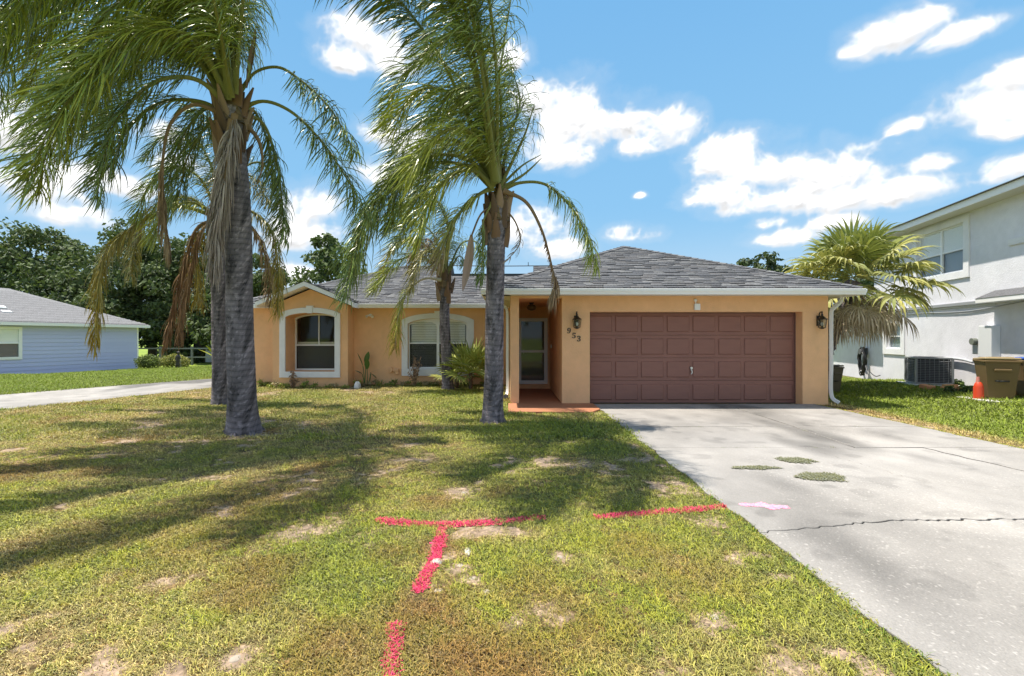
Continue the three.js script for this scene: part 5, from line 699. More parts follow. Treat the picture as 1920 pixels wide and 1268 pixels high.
function tree(name, label, base, H, lobes, { n = 1500, size = 0.22, ca = [0.03, 0.06, 0.012], cb = [0.1, 0.15, 0.03], seed = 1, tr = 0.2, group, clump = 14 } = {}) {
  const t = thing(name, label, 'tree', base, 0, group), r = rng(seed), S = new Strips();
  const limbs = lobes.map(([x, y, z]) => sweep([[0, H * 0.3, 0], [x * 0.35, lerp(H * 0.3, y, 0.5), z * 0.35], [x * 0.9, y - 0.1, z * 0.9]], (q) => tr * 0.5 * (1 - q) + 0.03, 8, 6));
  part('trunk', merge([sweep([[0, -0.2, 0], [0.05, H * 0.2, 0.03], [0, H * 0.42, 0]], (q) => tr * (1.15 - 0.4 * q), 10, 10), ...limbs]), woodMat, t);
  for (const [x, y, z, R, sq = 0.8] of lobes) for (let k = 0; k < clump; k++) { const a = r() * 6.283, zz = r() * 2 - 1, s = Math.sqrt(1 - zz * zz), q = 0.75 * R; const cr = R * (0.28 + 0.22 * r()); leafBall(S, [x + q * s * Math.cos(a), y + q * sq * zz, z + q * s * Math.sin(a)], [cr, cr * 0.75, cr], Math.round(n / clump * (0.7 + 0.6 * r())), size, r, ca, mixc(ca, cb, 0.6 + 0.4 * r()), 0.25); }
  part('crown', S.build(), softLeafMat, t); return t;
}
{
  const dark = { ca: [0.045, 0.075, 0.018], cb: [0.15, 0.2, 0.045], size: 0.25, n: 3000 }, g = 'dark trees behind the blue house';
  tree('oak_tree', 'tall dark oak rising at the far left behind the blue house', [-34, -0.2, -33], 9, [[-2, 5.5, 0, 3.4], [1.5, 6.5, 0, 3.2], [0, 8, 0, 2.6], [-3.5, 7, 1, 2.6], [3.5, 4.2, 1, 3], [-1, 3, 1.5, 3]], { ...dark, seed: 21, tr: 0.4, group: g });
  tree('oak_tree', 'dark round oak whose crown tops the ridge of the blue house', [-27.5, -0.2, -33], 9.5, [[-1.5, 6, 0, 3.2], [1.5, 7, 0, 3], [0, 8.4, 0, 2.4], [2.6, 5, 1, 2.8], [-2.4, 4.2, 1, 3], [0, 3, 2, 2.8]], { ...dark, seed: 22, tr: 0.4, group: g });
  tree('oak_tree', 'dark oak beside the right corner of the blue house', [-22.6, -0.2, -33.5], 8.5, [[-1.6, 5.4, 0, 2.8], [1.3, 6, 0, 2.6], [0, 7.6, 0, 2.2], [1.8, 3.6, 1, 2.6], [-1.8, 3, 1, 2.6], [0.3, 1.8, 1.4, 2.2]], { ...dark, seed: 23, tr: 0.36, group: g });
  tree('oak_tree', 'leafy green tree seen between the two left palms and the blue house', [-17.6, -0.2, -32], 7, [[-1.2, 4.4, 0, 2.4], [1.2, 4.8, 0, 2.2], [0, 6, 0, 1.8], [-1.6, 2.5, 1, 2], [1.6, 2.4, 1, 2], [0, 1.4, 1, 1.8]], { ...dark, cb: [0.15, 0.2, 0.04], seed: 24, tr: 0.3, group: g });
  tree('oak_tree', 'low dark tree at the back fence behind the blue house corner', [-29.5, -0.2, -38], 7, [[-2.5, 3, 0, 3], [2.5, 3.2, 0, 3], [0, 5, 0, 3], [6, 2.6, 0, 2.8], [9.5, 2.6, -1, 2.8], [12.5, 2.2, -1, 2.6]], { ...dark, seed: 25, tr: 0.3, group: g });
  tree('oak_tree', 'low dense dark tree closing the yard behind the garden statue', [-19.5, -0.2, -37], 4.5, [[-3.5, 1.6, 0, 2], [-0.5, 2, 0, 2.3], [2.5, 1.8, 0, 2.2], [5.5, 1.9, 0, 2.2], [1, 3.4, 0, 2], [-3, 3.2, 0, 2]], { ...dark, seed: 26, tr: 0.25, group: g });
  tree('shade_tree', 'bushy green tree rising behind the gable of the peach house', [-10.6, 0, -27], 7, [[-0.6, 5.6, 0, 1.3], [0.7, 6.2, 0, 1.3], [0, 7.0, 0, 0.9], [-0.9, 4.8, 0, 1.2], [1.4, 5, 0, 1.3]], { size: 0.24, n: 700, ca: [0.05, 0.085, 0.02], cb: [0.17, 0.23, 0.05], seed: 31 });
  tree('shade_tree', 'small dark green tree peeking over the right slope of the garage roof', [13.4, 0, -24.5], 6, [[-0.5, 5.2, 0, 1.0], [0.5, 5.5, 0, 0.9], [0.9, 4.8, 0, 1.0], [-0.9, 4.6, 0, 0.8]], { size: 0.2, n: 600, ca: [0.03, 0.06, 0.014], cb: [0.11, 0.15, 0.035], seed: 32 });
  tree('shade_tree', 'dark tree behind the fan palm beside the white house eave', [20.5, 0, -26.5], 6.4, [[-0.5, 5.4, 0, 1.3], [1, 5.2, 0, 1.2], [-1.6, 4.8, 0, 1.2]], { size: 0.22, n: 600, ca: [0.03, 0.06, 0.018], cb: [0.1, 0.14, 0.04], seed: 33 });
  tree('shade_tree', 'low bright green tree showing above the ridge beside the entry palm', [0.55, 0, -25], 4.6, [[-0.5, 4.25, 0, 0.7], [0.5, 4.3, 0, 0.6]], { size: 0.2, n: 500, ca: [0.09, 0.15, 0.02], cb: [0.22, 0.3, 0.04], seed: 34 });
}
function shrub(name, label, base, lobes, o = {}) { const { n = 900, size = 0.08, ca = [0.06, 0.1, 0.015], cb = [0.22, 0.27, 0.04], seed = 1, group } = o, t = thing(name, label, 'shrub', base, 0, group), r = rng(seed), S = new Strips(), st = []; for (const [x, y, z, R] of lobes) { leafBall(S, [x, y, z], [R, R * 0.85, R], n, size, r, ca, cb, 0.3); st.push(sweep([[0, -0.05, 0], [x * 0.5, y * 0.5, z * 0.5], [x, y, z]], 0.015, 4, 5)); } part('stems', merge(st), woodMat, t); part('foliage', S.build(), softLeafMat, t); return t; }
shrub('clipped_shrub', 'rounded clipped green shrub at the right corner of the blue house', [-19.6, -0.14, -25], [[-0.3, 0.4, 0, 0.42], [0.3, 0.4, 0, 0.42], [0, 0.55, 0, 0.36]], { seed: 51 });
shrub('hedge_shrub', 'pale yellow green bush between the clipped shrub and the dark statue', [-18.3, -0.12, -25.2], [[-0.4, 0.4, 0, 0.42], [0.4, 0.35, 0, 0.4], [0, 0.5, 0, 0.4]], { ca: [0.16, 0.18, 0.03], cb: [0.4, 0.38, 0.08], seed: 52 });
// plants in the bed along the wall
function broadPlant(name, label, cat, base, leaves, tone, seed) {
  const t = thing(name, label, cat, base), r = rng(seed);
  leaves.forEach(([a, e, stalk, len, wid, x0 = 0, z0 = 0]) => {
    const S = new Strips(), dir = V(Math.cos(a) * Math.cos(e), Math.sin(e), Math.sin(a) * Math.cos(e)), p = V(x0, 0, z0), q = p.clone().add(V(dir.x * stalk * 0.25, stalk, dir.z * stalk * 0.25)), line = [], ws = [], v = dir.clone(), pt = q.clone(), K = 7; S.add(sweep([p.toArray(), p.clone().lerp(q, 0.5).add(V(0.01, 0, 0)).toArray(), q.toArray()], 0.012, 6, 5), mixc(tone[0], tone[1], 0.6));
    for (let m = 0; m <= K; m++) { line.push(pt.clone()); ws.push(wid * Math.pow(Math.sin(Math.PI * clamp(m / K * 0.97 + 0.02, 0, 1)), 0.7)); pt.addScaledVector(v, len / K); v.y -= 0.07; v.normalize(); }
    let ax = dir.clone().cross(V(0, 1, 0)); if (ax.lengthSq() < 0.05) ax = V(1, 0, 0); ax.normalize(); S.strip(line, ws, ax, mixc(tone[0], tone[1], r())); part('leaf', S.build(), leafMat, t);
  });
  return t;
}
broadPlant('bird_of_paradise', 'young broad leaved plant with upright dark leaves beside the bay corner', 'plant', [-4.62, 0, -14.75], [[0.4, 1.35, 0.72, 0.42, 0.085], [2.6, 1.25, 0.66, 0.46, 0.09], [1.3, 1.2, 0.55, 0.4, 0.08, 0.08], [0.0, 0.5, 0.45, 0.3, 0.06, 0.1], [3.3, 0.6, 0.4, 0.28, 0.06], [0.2, -0.5, 0.42, 0.25, 0.05, 0.12]], [[0.035, 0.075, 0.02], [0.1, 0.18, 0.04]], 61);
broadPlant('bromeliad', 'small lime green rosette plant at the foot of the young broad leaved plant', 'plant', [-4.72, 0, -14.5], Array.from({ length: 16 }, (_, k) => [k * 2.4, 0.9 - 0.05 * k, 0.12, 0.2, 0.022]), [[0.22, 0.28, 0.03], [0.5, 0.52, 0.06]], 62);
broadPlant('bromeliad', 'brownish spiky plant with dark base next to the white stone', 'plant', [-4.02, 0, -14.45], Array.from({ length: 14 }, (_, k) => [k * 2.4, 1.1 - 0.06 * k, 0.1, 0.2, 0.016]), [[0.16, 0.17, 0.05], [0.36, 0.34, 0.1]], 63);
function dryWeed(label, base, H, n, seed) { const t = thing('dry_weed', label, 'plant', base), r = rng(seed), S = new Strips(), L = new Strips(); for (let k = 0; k < n; k++) { const a = r() * 6.283, w = 0.05 + 0.14 * r(), h = H * (0.5 + 0.55 * r()), p = [[Math.cos(a) * 0.03, 0, Math.sin(a) * 0.03], [Math.cos(a) * w * 0.6, h * 0.5, Math.sin(a) * w * 0.6], [Math.cos(a) * w + (r() - 0.5) * 0.1, h, Math.sin(a) * w]]; S.add(sweep(p, 0.007, 6, 4), [0.24, 0.15, 0.09]); for (let j = 0; j < 26; j++) { const q = 0.35 + 0.65 * r(); leafBall(L, [lerp(0, p[2][0], q), h * q, lerp(0, p[2][2], q)], [0.05, 0.05, 0.05], 1, 0.07, r, [0.2, 0.12, 0.07], [0.5, 0.36, 0.26], 0.1); } } part('stems', S.build(), dryMat, t); part('leaves', L.build(), dryMat, t); return t; }
dryWeed('withered brown shrub under the double window', [-2.98, 0, -14.6], 1.0, 10, 71); dryWeed('small dry weed under the bay window', [-6.62, 0, -14.1], 0.55, 9, 72);
{
  const q = rng(88), S = new Strips();
  for (let n = 0; n < 46; n++) { const x = -8.3 + q() * 8.2, bay = x > -7.5 && x < -4.95, z = -(bay ? 14.25 : 14.82) + q() * 0.16, h = 0.1 + 0.16 * q(), gr = q() < 0.55; for (let k = 0; k < 8; k++) { const a = q() * 6.283, w = 0.04 + 0.12 * q(); S.add(sweep([[x, 0, z], [x + Math.cos(a) * w * 0.6, h * 0.6, z + Math.sin(a) * w * 0.6], [x + Math.cos(a) * w, h * (0.7 + 0.5 * q()), z + Math.sin(a) * w]], 0.004, 4, 3), gr ? [0.14, 0.2, 0.03] : [0.3, 0.24, 0.1]); leafBall(S, [x + Math.cos(a) * w * 0.7, h * 0.7, z + Math.sin(a) * w * 0.7], [0.06, 0.06, 0.06], 5, 0.06, q, gr ? [0.14, 0.2, 0.02] : [0.34, 0.26, 0.12], gr ? [0.42, 0.45, 0.07] : [0.56, 0.48, 0.26], 0.1); } }
  const o = shade(new THREE.Mesh(S.build(), softLeafMat)); o.name = 'bed_weeds'; o.userData.kind = 'stuff'; o.userData.label = 'straggly weeds along the foot of the peach wall'; scene.add(o);
}

// ---------------------------------------------------------------- the blue house on the left
{
  const h = thing('house', 'pale blue sided single storey house with hip roof on the far left', 'house', [-21.0, -0.14, -26], 1.2706);
  const blue = [rgb(0.48, 0.51, 0.78), rgb(0.47, 0.5, 0.77), rgb(0.495, 0.525, 0.79)].map((c) => mat(c, 0.75, { bumpMap: stuccoBump, bumpScale: 0.001 })), n = 13, bh = 2.42 / n;
  part('wall', box(-12, 0, -0.2, 2.42, -0.12, -0.02), blue[0], h); part('wall', box(-0.1, 0, -0.2, 2.42, -8, -0.121), blue[1], h); part('wall', box(-12, 0, -0.2, 2.42, -8.1, -8.0), blue[1], h); part('wall', box(-12.1, -12.001, -0.2, 2.42, -8, -0.1), blue[1], h);
  for (let k = 0; k < n; k++) { const s = new THREE.Shape(); s.moveTo(0, k * bh); s.lineTo(0.028, k * bh); s.lineTo(0.006, (k + 1) * bh); s.lineTo(0, (k + 1) * bh); s.closePath(); const y0 = k * bh, win = y0 > 0.62 && y0 < 2.1; for (const [a, b] of win ? [[-12, -6.72], [-5.03, -0.06]] : [[-12, -0.06]]) { const g = plate(s, b - a); g.rotateY(-Math.PI / 2); g.scale(1, 1, 1); g.translate(b, 0, -0.02); part('siding_board', metricUV(g), blue[k % 3], h); } }
  part('corner_board', box(-0.06, 0.02, 0, 2.42, -0.05, 0.02), white, h);
  const w = sub('window', h), fr = rect(-6.72, -5.03, 0.72, 2.22); fr.holes.push(rect(-6.6, -5.15, 1.5, 2.1, THREE.Path), rect(-6.6, -5.15, 0.84, 1.44, THREE.Path)); part('frame', plate(fr, 0.06).translate(0, 0, -0.015), frameWhite, w); part('pane', box(-6.61, -5.14, 0.83, 2.11, -0.008, -0.004), glass, w); part('blind', box(-6.6, -5.15, 1.46, 2.1, -0.0185, -0.0125), blindMat, w); part('dark_room', box(-6.6, -5.15, 0.84, 1.44, -0.0185, -0.0125), mat(rgb(0.12, 0.13, 0.15), 0.6), w);
  const e = 0.4, y = 2.42, rt = y + 4.4 * 0.42, p = [[e, y, e], [-12.4, y, e], [-12.4, y, -8.4], [e, y, -8.4]], r0 = [-3.6, rt, -4], r1 = [-8.4, rt, -4], rm = mat(rgb(0.33, 0.32, 0.33), 0.95, { map: shingleGrain });
  part('roof', polyGeo([...quad(p[1], p[0], r0, r1), [p[0], p[3], r0], ...quad(p[3], p[2], r1, r0), [p[2], p[1], r1]]), rm, h);
  part('fascia', box(-12.4, e, y - 0.14, y - 0.005, e - 0.02, e), white, h); part('fascia', box(e - 0.02, e, y - 0.14, y - 0.005, -8.4, e - 0.021), white, h); part('soffit', box(-12.38, e - 0.022, y - 0.12, y - 0.1, 0.03, e - 0.022), white, h);
  const course = mat(rgb(0.29, 0.28, 0.29), 0.95, { map: shingleGrain }), A = Math.atan(0.42);
  for (let k = 1; k < 26; k++) { const v = k * 0.17, yy = y + v * Math.sin(A), zz = e - v * Math.cos(A), i = v * Math.cos(A); const g = new THREE.BoxGeometry(12.8 - 2 * i, 0.012, 0.2); g.rotateX(A - 0.04); g.translate(-6, yy + 0.012, zz); g.rotateX(0); part('shingle_course', metricUV(g), k % 2 ? course : rm, h); }
  part('vent_pipe', new THREE.CylinderGeometry(0.05, 0.05, 0.35, 10).translate(-6.0, 3.22, -1.2), white, h); part('roof_vent', rbox(0.36, 0.1, 0.3, 0.04).rotateX(0.4).translate(-5.2, 3.14, -1.2), mat(rgb(0.75, 0.75, 0.75), 0.5), h); part('roof_vent', rbox(0.34, 0.08, 0.26, 0.03).rotateX(0.4).translate(-5.2, 2.92, -0.75), mat(rgb(0.6, 0.6, 0.62), 0.5), h);
}
// ---------------------------------------------------------------- the white house on the right
{
  const TH = Math.atan2(-0.975, -0.223), h = thing('house', 'white stucco two storey house on the far right', 'house', [13.5, 0, -17.2], TH);
  const wm = mat(rgb(0.8, 0.785, 0.85), 0.9, { map: paintWear, bumpMap: stuccoBump, bumpScale: 0.004 }), gd = mat(rgb(0.2, 0.24, 0.29), 0.35), shadeM = mat(rgb(0.8, 0.79, 0.78), 0.7), glz = glass;
  const w = rect(0.4, 16, -0.3, 4.98); w.holes.push(rect(1.22, 2.04, 1.2, 2.02, THREE.Path), rect(2.86, 4.84, 3.4, 4.72, THREE.Path)); part('wall', front(w, 0, 0.2), wm, h); part('wall', front(rect(-7, 0.398, -0.3, 2.46), 0, 0.2), wm, h);
  part('wall', metricUV(box(0.402, 0.6, -0.3, 4.98, -9, -0.202)), wm, h); part('wall', metricUV(box(-7, -6.8, -0.3, 2.46, -9, -0.202)), wm, h); part('wall', metricUV(box(-7, 16, -0.3, 2.46, -9.2, -9.001)), wm, h); part('wall', metricUV(box(0.402, 16, 2.461, 4.98, -9.2, -9.002)), wm, h); part('wall', metricUV(box(15.8, 15.998, -0.3, 4.98, -9, -0.202)), wm, h);
  const mkWin = (x0, x1, y0, y1, mull, rail, shadeTop) => {
    const g = sub('window', h), t = rect(x0 - 0.2, x1 + 0.2, y0 - 0.2, y1 + 0.17); t.holes.push(rect(x0, x1, y0, y1, THREE.Path)); part('trim', plate(t, 0.035, 0.005).translate(0, 0, 0.001), trimWhite, g);
    const f = rect(x0 + 0.001, x1 - 0.001, y0 + 0.001, y1 - 0.001), xs = mull ? [[x0, mull], [mull, x1]] : [[x0, x1]]; for (const [a, b] of xs) f.holes.push(rect(a + 0.035, b - 0.035, y0 + 0.04, rail - 0.02, THREE.Path), rect(a + 0.035, b - 0.035, rail + 0.02, y1 - 0.04, THREE.Path)); part('frame', plate(f, 0.05).translate(0, 0, -0.09), frameWhite, g);
    for (const [a, b] of xs) { part('pane', box(a + 0.03, b - 0.03, y0 + 0.035, y1 - 0.035, -0.072, -0.067), glz, g); part('shade', box(a + 0.03, b - 0.03, shadeTop ? rail - 0.02 : rail + 9, shadeTop ? y1 - 0.035 : rail + 9.01, -0.085, -0.08), shadeM, g).visible = !!shadeTop; part('screen', box(a + 0.03, b - 0.03, y0 + 0.035, rail, -0.125, -0.115), gd, g); if (!shadeTop) part('upper_screen', box(a + 0.03, b - 0.03, rail, y1 - 0.035, -0.125, -0.115), mat(rgb(0.3, 0.36, 0.38), 0.35), g); }
  };
  mkWin(2.86, 4.84, 3.4, 4.72, 3.86, 4.02, true); mkWin(1.22, 2.04, 1.2, 2.02, 0, 1.62, false);
  part('upper_trim', box(6.3, 8.4, 3.78, 3.93, 0.001, 0.04), trimWhite, h);
  const rm = mat(rgb(0.16, 0.16, 0.175), 0.95, { map: shingleGrain });
  part('eave_soffit', box(0.0, 16.4, 4.95, 4.97, 0.001, 0.44), mat(rgb(0.62, 0.6, 0.54), 0.8), h); part('fascia', box(-0.02, 16.4, 4.95, 5.12, 0.44, 0.47), white, h); part('fascia', box(-0.02, 0.0, 4.95, 5.12, -9, 0.439), white, h);
  part('roof', polyGeo([...quad([-0.1, 5.125, 0.52], [16.5, 5.125, 0.52], [11.5, 7.0, -4.5], [4.9, 7.0, -4.5]), [[-0.1, 5.125, -9.6], [-0.1, 5.125, 0.52], [4.9, 7, -4.5]], ...quad([16.5, 5.125, -9.6], [-0.1, 5.125, -9.6], [4.9, 7, -4.5], [11.5, 7, -4.5]), [[16.5, 5.125, 0.52], [16.5, 5.125, -9.6], [11.5, 7, -4.5]]]), rm, h);
  part('roof_edge', box(-0.1, 16.5, 5.121, 5.14, 0.4, 0.53), mat(rgb(0.08, 0.08, 0.09), 0.9), h);
  // low roof of the single storey wing
  part('lower_fascia', box(-7.4, 1.0, 2.3, 2.44, 0.54, 0.57), white, h); part('lower_soffit', box(-7.4, 1.0, 2.3, 2.32, 0.001, 0.539), mat(rgb(0.55, 0.58, 0.4), 0.8), h); part('lower_roof', polyGeo([...quad([-7.5, 2.445, 0.62], [1.02, 2.445, 0.62], [0.398, 4.2, -3.8], [-3.5, 4.2, -3.8]), [[-7.5, 2.445, -8.6], [-7.5, 2.445, 0.62], [-3.5, 4.2, -3.8]], [[0.39, 2.445, 0.62], [1.02, 2.445, 0.62], [1.02, 2.445, 0.002]]]), rm, h); part('lower_end', box(1.0, 1.02, 2.3, 2.44, 0.001, 0.57), white, h);
  part('band', box(1.03, 5.9, 2.45, 2.53, 0.001, 0.07), mat(rgb(0.3, 0.31, 0.33), 0.8), h); part('band', box(1.03, 5.9, 2.395, 2.448, 0.001, 0.03), trimWhite, h);
  part('pent_roof', polyGeo([...quad([5.85, 2.55, 0.42], [16, 2.55, 0.42], [16, 2.75, 0.001], [5.85, 2.75, 0.001]), [[5.85, 2.55, 0.42], [5.85, 2.75, 0.001], [5.85, 2.5, 0.001]]]), rm, h); part('pent_fascia', box(5.86, 16, 2.44, 2.548, 0.38, 0.41), white, h); part('pent_soffit', box(5.86, 16, 2.44, 2.455, 0.001, 0.379), white, h);
  part('wall_cable', sweep([[1.1, 2.3, 0.02], [3, 2.33, 0.03], [5, 2.28, 0.03], [7, 2.42, 0.03], [12, 2.4, 0.03]], 0.012, 30, 5), mat(rgb(0.35, 0.36, 0.38), 0.7), h);
  const place = (name, label, cat, s, y, z = 0.003) => { const p = h.localToWorld(V(s, y, z)); return thing(name, label, cat, p.toArray(), TH); }; h.updateMatrixWorld(true);
  const mb = place('meter_box', 'white electric meter box with round glass meter on the white house wall', 'meter box', 5.72, 1.05); part('cabinet', rbox(0.42, 0.8, 0.2, 0.015).translate(0.12, 0.42, 0.102), mat(rgb(0.72, 0.73, 0.75), 0.5), mb); part('socket_box', rbox(0.26, 0.42, 0.16, 0.015).translate(-0.24, 0.3, 0.082), mat(rgb(0.5, 0.51, 0.53), 0.5), mb); part('meter', new THREE.CylinderGeometry(0.085, 0.095, 0.1, 20).rotateX(Math.PI / 2).translate(-0.24, 0.42, 0.2), mat(rgb(0.16, 0.17, 0.15), 0.2), mb); part('conduit', new THREE.CylinderGeometry(0.03, 0.03, 0.9, 10).translate(-0.24, -0.35, 0.06), mat(rgb(0.5, 0.5, 0.52), 0.5), mb);
  const cp = place('wall_pipe', 'grey bent pipe on the white house wall between air conditioner and meter', 'pipe', 3.9, 0.2); part('tube', sweep([[0, -0.05, 0.06], [0, 0.45, 0.06], [0.04, 0.66, 0.06], [0.2, 0.76, 0.06], [0.9, 0.78, 0.06], [1.35, 0.72, 0.06]], 0.035, 40, 8), mat(rgb(0.42, 0.43, 0.45), 0.6), cp);
  // coil of hose on its hanger
  const hs = place('garden_hose', 'black garden hose coiled on a hanger on the white house wall', 'garden hose', -0.1, 0.06), q = rng(5), loop = []; for (let k = 0; k <= 14 * 16; k++) { const a = k / 16 * Math.PI * 2, j = Math.floor(k / 16); loop.push([Math.sin(a) * (0.22 + 0.03 * Math.sin(j * 2.1)) * (1 - 0.25 * (Math.cos(a) < 0 ? 1 : 0)), 0.62 + Math.cos(a) * (0.46 + 0.08 * Math.sin(j * 1.7)), 0.1 + 0.1 * Math.sin(j * 1.3 + a) ** 2]); }
  part('coil', sweep(loop, 0.017, 500, 6), mat(rgb(0.03, 0.03, 0.033), 0.35), hs); part('hanger', merge([rbox(0.2, 0.26, 0.05, 0.02).translate(0, 1.0, 0.026), new THREE.CylinderGeometry(0.1, 0.1, 0.2, 14).rotateX(Math.PI / 2).translate(0, 0.98, 0.14)]), mat(rgb(0.1, 0.1, 0.11), 0.5), hs); part('loose_end', sweep([[0.2, 0.5, 0.12], [0.6, 0.25, 0.16], [1.0, 0.14, 0.2], [1.5, 0.2, 0.3]], 0.016, 30, 6), mat(rgb(0.06, 0.06, 0.065), 0.4), hs); part('loose_end', sweep([[0.2, 0.5, 0.14], [0.5, 0.2, 0.2], [0.8, 0.03, 0.25], [1.2, 0.02, 0.3]], 0.016, 30, 6), mat(rgb(0.06, 0.06, 0.065), 0.4), hs);
}
// ---------------------------------------------------------------- beside the white house
{
  const x = 11.95, z = -13.05, y = rise(x, z), ac = thing('air_conditioner', 'grey louvred air conditioning unit on a concrete pad beside the white house', 'air conditioner', [x, y + 0.07, z], -0.42), g1 = mat(rgb(0.24, 0.245, 0.255), 0.5), g2 = mat(rgb(0.15, 0.153, 0.16), 0.55), S = 0.39;
  part('core', box(-S + 0.04, S - 0.04, 0.02, 0.7, -S + 0.04, S - 0.04), mat(rgb(0.02, 0.02, 0.022), 0.8), ac); part('base_pan', rbox(2 * S + 0.03, 0.05, 2 * S + 0.03, 0.01).translate(0, 0.026, 0), g1, ac); part('top_panel', rbox(2 * S + 0.02, 0.05, 2 * S + 0.02, 0.015).translate(0, 0.725, 0), g1, ac);
  for (const a of [-1, 1]) for (const b of [-1, 1]) part('corner_post', box(a * S - 0.025, a * S + 0.025, 0.05, 0.7, b * S - 0.025, b * S + 0.025), g1, ac);
  for (let k = 0; k < 4; k++) { const s = new THREE.Group(); s.name = 'side_grille'; s.rotation.y = k * Math.PI / 2; ac.add(s); for (let j = 0; j < 13; j++) { const l = new THREE.BoxGeometry(2 * S - 0.06, 0.006, 0.045); l.rotateX(0.6); l.translate(0, 0.085 + j * 0.047, S - 0.005); part('louver', l, g2, s); } for (let j = -3; j <= 3; j++) part('guard_bar', box(j * 0.1 - 0.004, j * 0.1 + 0.004, 0.06, 0.7, S + 0.014, S + 0.022), g1, s); }
  const rg = []; for (let j = 1; j < 9; j++) rg.push(new THREE.TorusGeometry(0.04 * j, 0.005, 5, 30).rotateX(Math.PI / 2).translate(0, 0.757, 0)); part('fan_guard', merge(rg), g2, ac);
  single('equipment_pad', rbox(1.15, 0.1, 1.1, 0.012).rotateY(-0.42).translate(x, y + 0.02, z), mat(rgb(0.5, 0.49, 0.47), 0.9), 'concrete pad under the air conditioning unit', 'concrete pad');
}
function wheelieBin(label, [x, z], turn, s, bodyC, lidC, group) {
  const t = thing('wheelie_bin', label, 'bin', [x, rise(x, z), z], turn, group), bm = mat(bodyC, 0.55), lm = mat(lidC, 0.45), dk = mat(rgb(0.02, 0.02, 0.02), 0.6);
  const body = new THREE.CylinderGeometry(0.46 * s, 0.34 * s, 0.86 * s, 4, 6, true); body.rotateY(Math.PI / 4); body.scale(0.92, 1, 1.05); body.translate(0, 0.49 * s, 0); const nb = body.toNonIndexed(); nb.computeVertexNormals(); part('body', nb, bm, t); part('floor', box(-0.22 * s, 0.22 * s, 0.05 * s, 0.07 * s, -0.25 * s, 0.25 * s), bm, t);
  part('rim', rbox(0.64 * s, 0.05 * s, 0.74 * s, 0.015).translate(0, 0.925 * s, 0), bm, t); part('lid', rbox(0.63 * s, 0.055 * s, 0.74 * s, 0.025).rotateX(-0.05).translate(0, 0.975 * s, -0.01), lm, t); part('lid_ridge', rbox(0.44 * s, 0.03 * s, 0.56 * s, 0.014).rotateX(-0.05).translate(0, 1.005 * s, -0.01), lm, t);
  part('front_ledge', rbox(0.3 * s, 0.06 * s, 0.05 * s, 0.015).translate(0, 0.72 * s, 0.345 * s), bm, t); part('catch_bar', sweep([[-0.12 * s, 0.46 * s, 0.3 * s], [0, 0.46 * s, 0.34 * s], [0.12 * s, 0.46 * s, 0.3 * s]], 0.016, 8, 6), dk, t); for (const a of [-1, 1]) part('wheel', new THREE.CylinderGeometry(0.11 * s, 0.11 * s, 0.05, 20).rotateZ(Math.PI / 2).translate(a * 0.28 * s, 0.11 * s, -0.28 * s), dk, t); part('handle', sweep([[-0.22 * s, 0.93 * s, -0.36 * s], [-0.22 * s, 0.95 * s, -0.42 * s], [0.22 * s, 0.95 * s, -0.42 * s], [0.22 * s, 0.93 * s, -0.36 * s]], 0.014, 16, 6), bm, t);
  return t;
}
